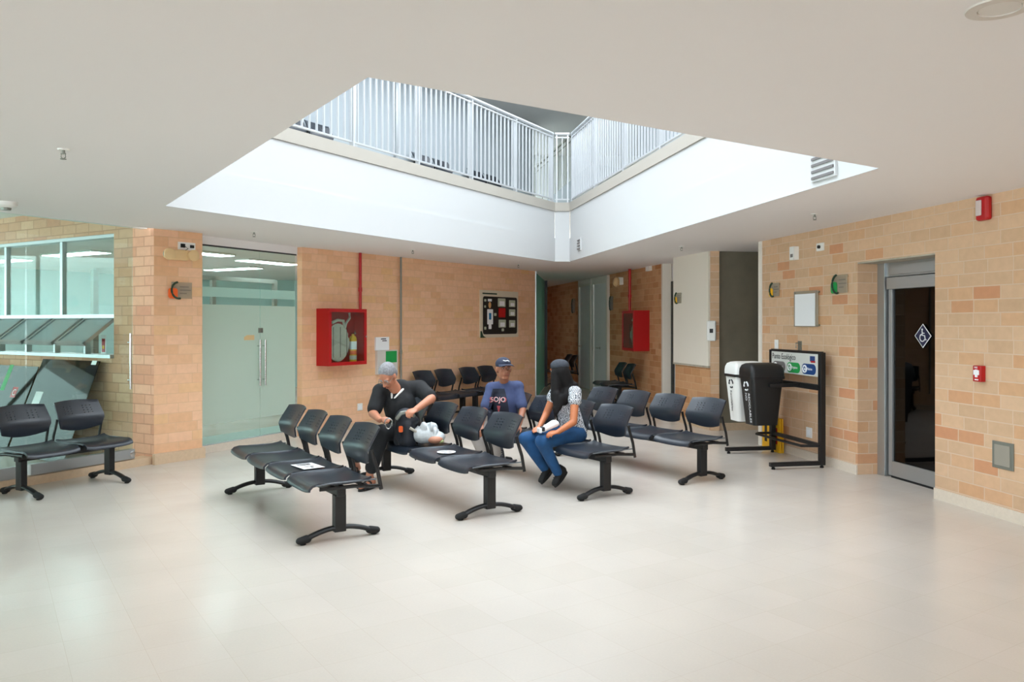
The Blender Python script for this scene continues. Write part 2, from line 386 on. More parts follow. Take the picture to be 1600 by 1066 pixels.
# floor and ceilings
def poly_obj(name, outer, hole, z, m):
    polys = [[Vector((x, y, 0)) for x, y in outer]] + ([[Vector((x, y, 0)) for x, y in hole]] if hole else [])
    tris = tessellate_polygon(polys); flat = [p for q in polys for p in q]
    mb = MB(); mb.add([(p.x, p.y, z) for p in flat], tris); return mb.build(name, m, kind='structure')
MB().box(-14, 10, -7, 27, -.05, 0).build('floor', M['floor'], kind='structure')
P1, P2a, P2b, P3, P4 = (-3.17, 7.37), (.75, 14.04), (1.003, 14.04), (2.54, 5.57), (-.627, 3.51)
hole = [P1, P2a, P2b, P3, P4]
Wx = Vector((-.857, .515))
e = Vector((-4.05, 9.12))+Wx*9
outer = [(-12.0, -6.2), (Aback.x, Aback.y), (A1.x+.0, A1.y+.0), (-4.06, 9.10), (-4.05, 9.12), (-3.80, 9.50), (-3.75, 9.72), (-7.5, 12.3), (e.x, e.y), (-12.5, 27), (10, 27), (10, -6.2)]
outer = [(-12.0, -6.2), (Aback.x, Aback.y), (A1.x, A1.y), (-4.05, 9.12), (e.x+.1, e.y+.1), (-12.5, 27), (10, 27), (10, -6.2)]
poly_obj('ceiling', outer, hole, H, M['ceiling'])
poly_obj('ceiling_vestibule', [(Aback.x, Aback.y), (A1.x+.1, A1.y+.1), (-4.0, 9.2), (e.x, e.y), (-13, 6)], None, 3.0, M['ceiling'])
PTs = Wall(Aback, A1+ad*.2); PTs.build('wall_soffit', M['ceiling'], z0=H-.001, z1=3.0, th=.1, x1=PTs.L-.02)
# ------------------------------------------------------------------ light well through the upper storey
ZC, ZF = 3.55, 3.70
def offset_poly(pts, d):
    out = []; n = len(pts)
    for i in range(n):
        a, b, c = Vector(pts[i-1]), Vector(pts[i]), Vector(pts[(i+1) % n])
        e1 = (b-a).normalized(); e2 = (c-b).normalized(); n1 = Vector((-e1.y, e1.x)); n2 = Vector((-e2.y, e2.x))
        k = (n1+n2); k = k/(1+n1.dot(n2)); out.append(tuple(b+k*d))
    return out
names = ['wall_well_left', 'wall_well_corner', 'wall_well_right', 'wall_well_near', 'wall_well_side']
for i in range(5):
    a, b = hole[i], hole[(i+1) % 5]; wl = Wall(a, b)
    mb = MB().box(-.0, wl.L, 0, .16, H+.002, 3.08).box(0, wl.L, .014, .16, 3.08, ZC)
    mb.build(names[i], M['void'], loc=(a[0], a[1], 0), rz=wl.ang, kind='structure')
    MB().box(-.0, wl.L, -.004, .16, ZC, ZF).build('trim_9', M['beige'], loc=(a[0], a[1], 0), rz=wl.ang, kind='structure')
upo = offset_poly(hole, 1.75)
poly_obj('floor_upper', upo, offset_poly(hole, .15), 3.6, M['beige'])
ZR = 5.75
poly_obj('ceiling_upper', offset_poly(hole, 1.85), offset_poly(hole, 1.1), ZR, M['void'])
roof = poly_obj('window_4', offset_poly(hole, 1.1), None, ZR+.03, M['roofglass'])
un = ['wall_upper_left', 'wall_upper_corner', 'wall_upper_right', 'wall_upper_near', 'wall_upper_side']
UL = Wall(upo[0], upo[1]); UR = Wall(upo[2], upo[3])
ucut = UL.x_at(835)
UL.build('wall_upper_left', M['upper'], z0=3.6, z1=ZR, th=.1, x1=ucut)
Wall(tuple(UL.world(ucut).xy), tuple(UL.world(ucut, 3.2).xy)).build('wall_upper_return', M['uppergrey'], z0=3.6, z1=ZR, th=.1)
Wall((-4.0, 20.0), (4.4, 20.0)).build('wall_upper_far', M['uppergrey'], z0=3.6, z1=ZR, th=.1)
Wall((4.0, 20.0), tuple(Vector(upo[2]))).build('wall_upper_end', M['uppergrey'], z0=3.6, z1=ZR, th=.1)
poly_obj('floor_upper', [(-4, 14.6), (4.2, 14.6), (4.2, 20.1), (-4, 20.1)], None, 3.598, M['beige'])
poly_obj('ceiling_upper', [(-.5, 14.6), (4.2, 14.6), (4.2, 20.1), (-.5, 20.1)], None, ZR+.002, M['void'])
poly_obj('added_rooflight', [(-4, 14.6), (-.5, 14.6), (-.5, 20.1), (-4, 20.1)], None, ZR+.002, M['clearthin'])  # added roof glass, out of view, to let sky light into the upper far room
UR.build('wall_upper_right', M['upper'], z0=3.6, z1=ZR, th=.1)
Wall(upo[3], upo[4]).build('wall_upper_near', M['void'], z0=3.6, z1=ZR, th=.1)
Wall(upo[4], upo[0]).build('wall_upper_side', M['void'], z0=3.6, z1=ZR, th=.1)
for k, xx in enumerate([.25, 1.2, 2.3, 3.4, 4.5, 5.6, 6.6]):     # frames of the upper glazed rooms
    if xx < ucut: UL.strip('trim_10', M['alu'], xx-.04, xx+.04, 3.6, ZR-.05, -.05, 0)
def portal_top():
    d = bpy.data.lights.new('skylight_portal', 'AREA'); o = bpy.data.objects.new('skylight_portal', d); C.objects.link(o)
    d.shape = 'RECTANGLE'; d.cycles.is_portal = True
    x = Vector((P4[0]-P1[0], P4[1]-P1[1])).normalized(); y = Vector((-x.y, x.x))
    hh = offset_poly(hole, 1.1); us = [Vector(p).dot(x) for p in hh]; vs = [Vector(p).dot(y) for p in hh]
    c = x*(min(us)+max(us))/2+y*(min(vs)+max(vs))/2
    d.size = max(us)-min(us); d.size_y = max(vs)-min(vs)
    o.location = (c.x, c.y, ZR+.05); o.rotation_euler = (0, 0, math.atan2(x.y, x.x))
portal_top()
# railings round the well
def railing(a, b, label, name='railing', post=1.35):
    wl = Wall(a, b); o = empty(name, (a[0], a[1], ZF), wl.ang, label, 'railing', 'railings round the light well')
    n = max(2, int(wl.L/.115)); mb = MB()
    for i in range(n+1):
        x = .03+(wl.L-.06)*i/n; mb.box(x-.007, x+.007, .03, .055, .06, 1.16)
    mb.build('balusters', M['railsteel'], o)
    MB().tube([(0, .04, 1.2), (wl.L, .04, 1.2)], .025).build('top_rail', M['railsteel'], o, smooth=True)
    MB().box(0, wl.L, .03, .06, 1.13, 1.15).build('upper_bar', M['railsteel'], o)
    MB().box(0, wl.L, .03, .06, .05, .07).build('lower_bar', M['railsteel'], o)
    k = max(1, round(wl.L/post))
    for i in range(k+1):
        x = min(max(wl.L*i/k, .03), wl.L-.03); MB().box(x-.012, x+.012, .02, .08, -.1, 1.18).build('post', M['railsteel'], o)
railing(P1, P2a, 'long steel baluster railing on the left rim of the light well')
railing(P2a, P2b, 'short steel railing across the blunt far corner of the light well')
railing(P2b, P3, 'steel baluster railing on the right rim of the light well')
# stair with handrail beyond the far corner
st = empty('staircase', (0, 0, 0), 0, 'stair flight with sloping handrail behind the far corner railing of the upper storey', 'staircase')
s0, s1 = J(836, 262, 18.2), J(925, 182, 16.4)
dz = Vector((0, 0, .95)); w_ = Vector((.75, .66, 0))*.9
MB().add([s0-dz, s1-dz, s1-dz+w_, s0-dz+w_, *[Vector((p.x, p.y, 3.6)) for p in (s0, s1, s1+w_, s0+w_)]],
         [(0,1,2,3),(7,6,5,4),(0,4,5,1),(1,5,6,2),(2,6,7,3),(3,7,4,0)]).build('flight', M['upper'], st)
MB().tube([s0, s1], .028).build('handrail', M['galv'], st, smooth=True)
MB().tube([s0-Vector((0,0,.12)), s1-Vector((0,0,.12))], .012).build('lower_rail', M['galv'], st, smooth=True)
for k in range(8):
    p = s0.lerp(s1, k/7); MB().tube([p, p-dz], .01, 6).build('stanchion', M['galv'], st)
# vents on the well walls
WR = Wall(P2b, P3)
def vent(wl, u, v, wdt, hgt, label):
    o = wl.thing('air_vent', u, v, label, 'vent', 'vents on the light well')
    MB().box(-wdt/2, wdt/2, -.02, .01, -hgt/2, hgt/2).build('frame', M['void'], o)
    mb = MB(); n = int(hgt/.05)
    for k in range(n): z = -hgt/2+.03+(hgt-.06)*k/max(1, n-1); mb.box(-wdt/2+.02, wdt/2-.02, -.03, -.018, z-.012, z+.008)
    mb.build('louvre', M['greyprint'], o)
vent(WR, 1289, 254, .34, .26, 'louvred vent high on the right side of the light well')
vent(WR, 906, 382, .2, .2, 'small louvred vent near the blunt corner of the light well')

# ------------------------------------------------------------------ glass partition at the far left
pt = empty('wall_glass', (A0.x, A0.y, 0), PT.ang); pt['kind'] = 'structure'
Lp = (A1-A0).length
us = [-8.0, -6.4, -4.8, -3.2, -1.6, Lp*0+.19, Lp]
xs_ = [-8.3, -6.7, -5.1, -3.5, -1.9, -.3]
gx = Wall(A0, A1).x_at(41)
edges = [gx-1.45*k for k in range(5, 0, -1)]+[gx, Lp]
for a, b in zip(edges, edges[1:]):
    MB().box(a+.004, b-.004, 0, .012, .2 if b == Lp else .2, H-.005).build('window_1', M['clear'], pt, kind='structure')
MB().box(-7.3, gx-.01, -.02, .035, .085, .2).build('trim_11', M['alu'], pt, kind='structure')
MB().box(gx+.03, Lp, -.03, .045, .095, .2).build('trim_11', M['alu'], pt, kind='structure')
MB().box(-7.3, Lp+.22, -.05, .12, 0, .085).build('trim_12', M['plinthwarm'], pt, kind='structure')
dh = empty('glass_pull', tuple(PT.world(PT.x_at(200), -.045, 1.0)), PT.ang, 'long vertical steel pull bar on the glass partition beside the brick wall', 'pull bar')
_, hz0 = PT.at(200, 608); _, hz1 = PT.at(200, 521)
MB().tube([(0, 0, hz0-1), (0, 0, hz1-1)], .012, 14).build('bar', M['steel'], dh, smooth=True)
for z in (hz0-.9, hz1-1.1): MB().tube([(0, 0, z), (0, .045, z)], .008, 10).build('stand_off', M['steel'], dh, smooth=True)
pf = empty('patch_fitting', tuple(PT.world(PT.x_at(204), -.03, .15)), PT.ang, 'round steel lock fitting at the foot of the glass partition', 'fitting')
MB().lathe([(0, 0), (.03, 0), (.033, .01), (.02, .016), (0, .016)], Matrix.Rotation(math.pi/2, 4, 'X')).build('lock_rosette', M['steel'], pf, smooth=True)

# window in the window wall: upper fixed lights, a row of awning vents below
def WL(o, name, m, x0, x1, y0, y1, z0, z1, kind='structure', bevel=0):
    return MB().box(x0, x1, y0, y1, z0, z1).build(name, m, o, kind=kind, bevel=bevel)
wn = empty('window_3', (Wd.p0.x, Wd.p0.y, 0), Wd.ang); wn['kind'] = 'structure'
wL = wx0+3.2; rail = 1.68
mull = [Wd.x_at(88), Wd.x_at(1)]
while mull[-1]-(mull[0]-mull[1]) > wL: mull.append(mull[-1]-(mull[0]-mull[1]))
for x in mull: WL(wn, 'window_frame', M['alu'], x-.028, x+.028, .06, .12, rail, 2.66)
WL(wn, 'window_frame', M['alu'], wL, wx1, .02, .13, rail-.02, rail+.025)
WL(wn, 'window_frame', M['alu'], wL, wx1, .02, .13, 2.62, 2.66); WL(wn, 'window_frame', M['alu'], wx1-.02, wx1, .05, .12, 1.2, 2.66)
WL(wn, 'window_sill', M['alu'], wL, wx1, -.05, .2, 1.185, 1.225)
bounds = [wx1]+mull+[wL]
for a, b in zip(bounds[1:], bounds): WL(wn, 'window_pane', M['clearthin'], a+.02, b-.02, .085, .091, rail+.02, 2.63)
sp_ = (mull[0]-mull[1])/2; xv = wx1-.02
vents = []
while xv-sp_ > wL: vents.append((xv-sp_, xv)); xv -= sp_
for a, b in vents:
    WL(wn, 'window_frame', M['alu'], a-.02, a+.02, .05, .12, 1.22, rail)
    vt = empty('window_vent', (a+.03, .06, rail-.02)); vt.parent = wn; vt.rotation_euler = (math.radians(-52), 0, 0); vt['kind'] = 'structure'
    ww, hh = b-a-.06, .5
    fr = MB().box(0, ww, -.02, .02, -.04, 0).box(0, ww, -.02, .02, -hh, -hh+.04).box(0, .035, -.02, .02, -hh, 0).box(ww-.035, ww, -.02, .02, -hh, 0)
    f = fr.build('vent_frame', M['alu'], vt, kind='structure')
    MB().box(.03, ww-.03, -.003, .003, -hh+.035, -.035).build('vent_pane', M['ventglass'], vt, kind='structure')
# stored glass sheets leaning under the window
xg = Wd.x_at(166)
for k, (dx, foot, tz, mm) in enumerate([(0, .50, 1.15, 'stackglass'), (-1.25, .50, 1.05, 'stackglass'), (-2.5, .50, 1.1, 'stackglass')]):
    a = xg+dx; o = empty('glass_sheet', tuple(Wd.world(a, -.02)), Wd.ang,
        ['grey green glass sheet leaning under the window nearest the brick corner', 'second glass sheet leaning under the window, left of the brick corner sheet', 'third leaning glass sheet at the left edge behind the partition'][k], 'glass sheet', 'glass sheets stored behind the partition')
    mb = MB(); t = Matrix.Identity(4)
    mb.add([(-1.2, -foot, .01), (0, -foot, .01), (0, -.06-k*.03, tz), (-1.2, -.06-k*.03, tz), (-1.2, -foot+.01, .01), (0, -foot+.01, .01), (0, -.05-k*.03, tz), (-1.2, -.05-k*.03, tz)],
           [(0,1,2,3),(7,6,5,4),(0,4,5,1),(1,5,6,2),(2,6,7,3),(3,7,4,0)])
    mb.build('pane', M[mm], o)
def leaflet(u, v, D, wd, ht, m, label, name='leaflet'):
    p = J(u, v, D); o = MB().box(-wd/2, wd/2, -.001, .001, -ht/2, ht/2).build(name, m, loc=p, rz=Wd.ang); o.rotation_euler = (math.radians(-22), 0, Wd.ang)
    return tag(o, label, 'leaflet')
leaflet(58, 623, 8.9, .14, .16, M['paper'], 'pale leaflet stuck on the leaning glass behind the left bench')
o = leaflet(22, 613, 8.9, .10, .12, M['red'], 'red and white sticker on the leaning glass at the far left')
text('lettering', 'C', .1, M['paper'], o, (-.035, -.002, -.035))
leaflet(11, 590, 9.0, .08, .3, M['green'], 'green strip poster on the leaning glass at the far left')
leaflet(147, 567, 9.2, .09, .05, M['paper'], 'small white tag at the top corner of the leaning glass')
c_ = empty('warning_card', tuple(Wd.world(Wd.x_at(166), -.02, 1.235)), Wd.ang, 'red and white card standing on the window sill beside the brick corner', 'card')
f = MB().box(-.07, .03, -.004, .0, 0, .22).build('card', M['paper'], c_); MB().box(-.045, .015, -.007, -.004, .02, .18).build('red_panel', M['red'], c_)
MB().box(-.03, 0, -.009, -.007, .06, .1).build('yellow_panel', M['yellow'], c_)

# ------------------------------------------------------------------ frosted glass double door
Dw = Wall((-3.79, 9.87), (-3.045, 11.33))
dr = empty('door_1', (Dw.p0.x, Dw.p0.y, 0), Dw.ang); dr['kind'] = 'structure'
zt = 2.555; xs0, xs1 = -.12, Dw.L; xm = Dw.x_at(406)
for (a, b) in ((xs0, xm-.004), (xm+.004, xs1-.005)):
    leaf = MB().box(a, b, 0, .012, .1, zt).build('glass_leaf', M['clear'], dr, kind='structure')
    _, z1_ = Dw.at(340, 476); _, z2_ = Dw.at(340, 662)
    MB().box(a, b, -.003, -.001, z2_, z1_).build('frosted_film', M['frost'], leaf, kind='structure')
    _, z3_ = Dw.at(340, 464); _, z4_ = Dw.at(340, 449)
    MB().box(a, b, -.003, -.001, z3_, z4_).build('frosted_band', M['frostw'], leaf, kind='structure')
    _, z5_ = Dw.at(340, 680); MB().box(a, b, -.003, -.001, z5_-.09, z5_).build('frosted_band', M['frostw'], leaf, kind='structure')
MB().box(xs0, xs1, -.03, .05, 0, .095).build('trim_14', M['plinth'], dr, kind='structure')
MB().box(xs0, xs1, -.02, .03, .09, .1).build('trim_15', M['alu'], dr, kind='structure')
MB().box(xs0-.1, xs1+.02, -.02, .1, zt, H+.01).build('trim_16', M['ceiling'], dr, kind='structure')
MB().box(xs0-.1, xs1, -.022, -.018, zt-.008, zt+.012).build('trim_17', M['darkprint'], dr, kind='structure')
for dx, nm in ((-.045, 'outer'), (.05, 'inner')):
    _, za = Dw.at(410, 602); _, zb = Dw.at(410, 531)
    h_ = MB().tube([(xm+dx, -.05, za), (xm+dx, -.05, zb)], .013, 14)
    for z in (za+.08, zb-.08): h_.tube([(xm+dx, -.05, z), (xm+dx, .0, z)], .008, 8)
    h_.build('door_handle', M['steel'], dr, smooth=True, kind='structure')
_, zl = Dw.at(409, 516); MB().box(xm-.035, xm+.03, -.03, -.004, zl-.035, zl+.03).build('door_lock', M['galv'], dr, kind='structure', bevel=.004)
sk = Dw.thing('door_sticker', 389, 528, 'small tan sticker on the frosted glass door left of the handles', 'sticker')
MB().prism([(-.09, -.03), (.09, -.03), (.09, .035), (-.04, .035), (-.09, .01)], -.006, -.004).build('label', M['cream'], sk)
# things seen in the room behind the glass door and window
cab = empty('wall_cabinet', tuple(Dw.world(.5, 2.4)), Dw.ang, 'grey framed glazed screen inside the room behind the frosted door', 'screen')
for x in (-.2, 1.9, 3.3): MB().box(x-.04, x+.04, 0, .06, 0, 2.35).build('upright', M['galv'], cab)
MB().box(-.2, 3.3, 0, .06, 2.3, 2.37).build('top_rail', M['galv'], cab)
def ceil_light(x, y, ang, L, label, z=H, wd=.3):
    o = empty('ceiling_light', (x, y, z), ang, label, 'ceiling light', 'lit ceiling panels in the side room')
    MB().box(-L/2-.02, L/2+.02, -wd/2-.02, wd/2+.02, -.03, -.004).build('housing', M['white'], o)
    MB().box(-L/2, L/2, -wd/2, wd/2, -.036, -.029).build('diffuser', M['led'], o)
ceil_light(-4.7, 12.0, Dw.ang, 1.2, 'lit ceiling panel seen through the top of the frosted door, nearer one')
ceil_light(-4.2, 13.9, Dw.ang, 1.2, 'lit ceiling panel seen through the top of the frosted door, farther one')
ceil_light(-6.6, 12.2, Wd.ang, 1.3, 'lit ceiling panel seen through the upper window at the left')
ceil_light(-8.6, 13.6, Wd.ang, 1.3, 'lit ceiling panel deep in the room behind the left window')
ceil_light(-5.4, 15.6, Wd.ang, 1.3, 'lit ceiling panel at the far end of the side room')
ceil_light(-6.9, 15.6, Wd.ang, 1.3, 'lit ceiling panel beside the far wall of the side room')
ceil_light(-.75, 18.3, G.ang, 1.2, 'added unseen ceiling panel that lights the green glass at the end of the left wall')  # added lamp, out of view, to brighten the green glass and the hall
# no lamp above the hall benches; the hall stays dim

# ------------------------------------------------------------------ sliding door in the right recess
Rd = Wall(tuple(R.world(hx0, rec-.04).xy), tuple(R.world(hx1, rec-.04).xy))
rd = empty('door_2', (Rd.p0.x, Rd.p0.y, 0), Rd.ang); rd['kind'] = 'structure'
Wt = Rd.L+.35; b_ = lambda n, m, x0, x1, y0, y1, z0, z1, bv=.003: MB().box(x0, x1, y0, y1, z0, z1).build(n, m, rd, kind='structure', bevel=bv)
b_('door_frame', M['alu'], 0, .12, -.05, .08, 0, 2.24)
b_('door_frame', M['alu'], .12, Wt, -.03, .08, 2.08, 2.24); b_('door_header', M['alu'], .18, Wt, -.07, 0, 1.95, 2.07)
b_('door_header', M['alu'], .2, Wt, -.05, -.028, 2.10, 2.2)
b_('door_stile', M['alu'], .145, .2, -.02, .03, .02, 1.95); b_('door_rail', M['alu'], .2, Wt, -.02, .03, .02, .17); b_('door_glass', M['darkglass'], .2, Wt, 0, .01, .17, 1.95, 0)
b_('door_seal', M['rubber'], .19, Wt, -.022, .032, 0, .02, 0)
dx_, dz_ = Rd.at(1444, 525)
dm = empty('wheelchair_sign', tuple(Rd.world(dx_, -.012, dz_)), Rd.ang, 'dark blue diamond sign with white wheelchair symbol on the glass door', 'sign')
MB().prism([(0, -.12), (.12, 0), (0, .12), (-.12, 0)], -.002, 0).build('border', M['paper'], dm)
MB().prism([(0, -.108), (.108, 0), (0, .108), (-.108, 0)], -.004, -.002).build('plate', mat('navy', (24, 26, 66), .5), dm)
wc = MB(); wc.ell((-.005, -.006, .062), (.011, .003, .011))
wc.tube([(-.005, -.006, .05), (-.003, -.006, .005), (.03, -.006, .003), (.042, -.006, -.04), (.056, -.006, -.036)], .006, 8, ry=.006)
wc.tube([(-.004, -.006, .028), (.026, -.006, .026)], .005, 8)
arc = [(-.002+.036*math.cos(a), -.006, -.018+.036*math.sin(a)) for a in [math.radians(t) for t in range(110, 350, 15)]]
wc.tube(arc, .0055, 8); wc.build('wheelchair_symbol', M['paper'], dm)
bc = empty('stored_chair', tuple(Rd.world(dx_+.5, 1.6)), .5, 'dim dark chair seen through the glass door', 'chair')
MB().box(-.25, .25, -.22, .22, .4, .46).box(-.25, .25, .2, .25, .5, .95).build('seat', M['black'], bc)
for sx in (-.2, .2):
    for sy in (-.18, .2): MB().box(sx-.02, sx+.02, sy-.02, sy+.02, 0, .42).build('leg', M['black'], bc)

# ------------------------------------------------------------------ far white doors
for i, (ua, ub, hu, hv) in enumerate([(908, 925, 911, 541), (930, 951, 939.5, 544)]):
    x0_, x1_ = W3.x_at(ua), W3.x_at(ub)
    d_ = empty(f'door_{3+i}', (W3.p0.x, W3.p0.y, 0), W3.ang); d_['kind'] = 'structure'
    MB().box(x0_-.08, x0_+.02, -.06, .0, 0, 2.56).box(x1_-.02, x1_+.08, -.06, .0, 0, 2.56).box(x0_-.08, x1_+.08, -.06, .0, 2.5, 2.66).build('door_frame', M['panelwhite'], d_, kind='structure')
    MB().box(x0_, x1_, -.03, -.002, .01, 2.5).build('door_leaf', M['doorwhite'], d_, kind='structure')
    hx_, hz_ = W3.at(hu, hv); MB().tube([(hx_, -.03, hz_), (hx_, -.08, hz_), (hx_-.12, -.08, hz_)], .012).lathe([(0, 0), (.03, 0), (.03, .008), (0, .008)], Matrix.Translation((hx_, -.03, hz_)) @ Matrix.Rotation(math.pi/2, 4, 'X'), 16).build('door_handle', M['steel'], d_, kind='structure')

# ------------------------------------------------------------------ waiting benches
M['edgegloss'] = mat('painted gloss grey edge', (92, 98, 104), .35, metal=.3)  # lighter grey paints in the gloss along the seat edge tubes
def seat_mesh(x0, wd=.255):
    mb = MB(); prof = [(-.255, .375), (-.25, .395), (-.225, .418), (-.18, .428), (-.08, .424), (.04, .420), (.14, .424), (.20, .434), (.225, .445)]
    nx = 12; vs = []; fs = []
    for i in range(nx+1):
        t = -1+2*i/nx
        for (y, z) in prof:
            ed = abs(t)**6; wf = wd*(1 - .03*max(0, -y-.1)/.15)
            vs.append((x0+t*wf, y, z+.012*ed - .006*(1-t*t)))
    n = len(prof)
    for i in range(nx):
        for j in range(n-1): fs.append((i*n+j, (i+1)*n+j, (i+1)*n+j+1, i*n+j+1))
    return mb.add(vs, fs)
def back_mesh(x0):
    mb = MB(); ws = [0, .12, .25, .38, .5, .555, .575, .63, .65, .705, .725, .78, .80, .87, .95, 1.0]
    cols = [-1, -.93, -.8, -.62, -.57, -.46, -.41, -.30, -.25, -.12, 0, .12, .25, .30, .41, .46, .57, .62, .8, .93, 1]
    holes_w = {5, 7, 9, 11}; holes_c = {3, 5, 7, 12, 14, 16}
    vs = []; fs = []; n = len(cols)
    for wv in ws:
        half = .205+.04*min(1, wv/.42) - .014*max(0, wv-.5)/.5
        for u in cols:
            z = .515+.30*wv
            if wv < .12: z += .035*u*u*(1-wv/.12)
            elif wv == .12: z += .0
            if wv == 1.0: z -= .016*u*u
            y = .235 - .02*math.sin(min(1, wv/.42)*math.pi*.5) + (.11*max(0, wv-.42)/.58)
            y -= .045*u*u*(1 if wv > .3 else .9)
            vs.append((x0+u*half, y+.03, z))
    for i in range(len(ws)-1):
        for j in range(n-1):
            if i in holes_w and j in holes_c: continue
            fs.append((i*n+j, i*n+j+1, (i+1)*n+j+1, (i+1)*n+j))
    return mb.add(vs, fs)
def make_bench(nseats, leg_x):
    o = empty('waiting_bench', (0, 0, 0)); pitch = .56; h = leg_x+.05
    MB().box(-h, h, -.035, .035, .325, .385).build('beam', M['black'], o, bevel=.006)
    for sx in (-leg_x, leg_x):
        leg = MB().box(sx-.03, sx+.03, -.045, .045, .06, .335).build('leg', M['black'], o, bevel=.006)
        ft = MB(); n = 14; path = []
        for i in range(n+1):
            y = -.27+.54*i/n; path.append((sx, y, .030+.062*(1-(y/.27)**2)))
        ft.tube(path, .030, 12, ry=.018); ft.build('foot', M['black'], leg, smooth=True)
        for sy in (-1, 1):
            MB().cap((sx, sy*.245, .038), (sx, sy*.295, .030), .034, .030, Vector((0, 0, 1)), .85).build('foot_cap', M['rubber'], leg, smooth=True)
            MB().lathe([(.02, 0), (.024, .004), (.016, .016)], Matrix.Translation((sx, sy*.275, 0)), 14).build('glide', M['rubber'], leg)
    for k in range(nseats):
        x = (k-(nseats-1)/2)*pitch
        s = seat_mesh(x).build('seat', M['plastic'], o, smooth=True, ang=60); md = s.modifiers.new('thick', 'SOLIDIFY'); md.thickness = .016; md.offset = -1
        b = back_mesh(x).build('backrest', M['plastic'], o, smooth=True, ang=60); md = b.modifiers.new('thick', 'SOLIDIFY'); md.thickness = .012; md.offset = 0
        for q_ in (s, b): e_ = q_.modifiers.new('split', 'EDGE_SPLIT'); e_.split_angle = math.radians(45)
        fr = MB()
        for sx in (-1, 1):
            fx = x+sx*.245
            fr.tube([(fx, -.17, .395), (fx, .10, .392), (fx, .305, .372)], .009, 8, ry=.014)
            fr.tube([(fx, .312, .345), (fx, .285, .48), (fx-sx*.004, .245, .60), (fx-sx*.006, .235, .645)], .010, 8, ry=.016)
        rl = MB()
        for sx in (-1, 1): rl.tube([(x+sx*.252, -.20, .424), (x+sx*.255, -.08, .432), (x+sx*.255, .10, .430), (x+sx*.252, .27, .428)], .006, 8)
        rl.build('side_rail', M['edgegloss'], o, smooth=True)
        fr.box(x-.245, x+.245, -.02, .02, .375, .405).box(x-.24, x+.24, .16, .185, .385, .40)
        fr.build('seat_frame', M['black'], o)
    return o
GB = 'black four seat benches in the middle of the lobby'
b4 = make_bench(4, 1.03); b2 = make_bench(2, .44); used = {4: False, 2: False}
def place(n, near=None, centre=None, ang=0, label='', group=GB, z=0):
    src = b4 if n == 4 else b2
    o = src if not used[n] else copy_tree(src); used[n] = True
    if near is not None: centre = Vector(near[:2])-Vector((math.cos(ang), math.sin(ang)))*(1.03 if n == 4 else .44)
    o.location = (centre[0], centre[1], z); o.rotation_euler = (0, 0, ang)
    tag(o, label, 'bench', group); return o
BA = math.radians(-56.8)
near = [onfloor(530, 843), onfloor(765, 806), onfloor(946, 777), onfloor(1097, 753)]
labs = ['front empty four seat bench of black plastic with white paper on one seat',
        'four seat bench the man in the black polo shirt sits on',
        'four seat bench shared by the man in the cap and the woman in jeans',
        'empty four seat bench behind the woman, nearest the recycling bins']
benches = [place(4, near=p, ang=BA, label=l) for p, l in zip(near, labs)]
def bench_pt(i, k, y, z):      # k: seat 0 (near) .. 3, local y behind the seat centre
    x = .84-.56*k; b = benches[i]; a = BA
    return Vector((b.location.x+x*math.cos(a)-y*math.sin(a), b.location.y+x*math.sin(a)+y*math.cos(a), z))
# bench by the glass partition
eA, eB = onfloor(37, 776), onfloor(168, 751); ce = (eA+eB)/2
place(2, centre=ce.xy, ang=PT.ang, label='two seat black bench standing against the glass partition', group='black two seat benches')
# benches against the left brick wall
def by_wall(wl, u, off, label, z=0, grp='black two seat benches'):
    c = wl.world(wl.x_at(u, -off), -off); return place(2, centre=c.xy, ang=wl.ang, label=label, group=grp, z=z)
by_wall(Lw, 698, .45, 'two seat bench on the left brick wall, behind the man in the polo shirt')
by_wall(Lw, 765, .45, 'two seat bench on the left brick wall, partly hidden by the man in the cap')
by_wall(W3, 957, .52, 'two seat bench under the farther red hose cabinet')
by_wall(W3, 876, .55, 'dim two seat bench in the dark hall behind the woman')
for u, l in ((497, 'black bench of the upper storey at the left end of its railing'), (695, 'upper storey bench, middle one behind the long railing'), (775, 'upper storey bench closest to the far corner of the light well')):
    c = UL.world(UL.x_at(u, -.42), -.42); place(2, centre=c.xy, ang=UL.ang, label=l, group='upper storey benches', z=3.6)
# papers on seats
def paper(i, k, y, label, blob=False):
    p = bench_pt(i, k, y, .4295); o = empty('seat_notice', p, BA+.1, label, 'notice')
    if blob: MB().lathe([(0, 0), (.085, 0), (.085, .0012), (0, .0012)]).build('sheet', M['paper'], o)
    else: MB().box(-.13, .13, -.09, .09, 0, .0012).build('sheet', M['paper'], o)
    mb = MB()
    for s in (-1, 1): mb.lathe([(0, .0012), (.018, .0012), (.018, .002), (0, .002)], Matrix.Translation((s*.035, .02, 0)), 12).box(s*.035-.012, s*.035+.012, -.05, .0, .0012, .002)
    if not blob: mb.box(-.11, -.06, -.06, .06, .0012, .002).box(.06, .11, -.01, .01, .0012, .002)
    mb.build('print', M['greyprint'], o)
paper(0, 1, .02, 'white printed notice lying on a seat of the front bench')
paper(1, 1, -.0, 'round white sticker with dark print on the seat beside the plastic bag', True)

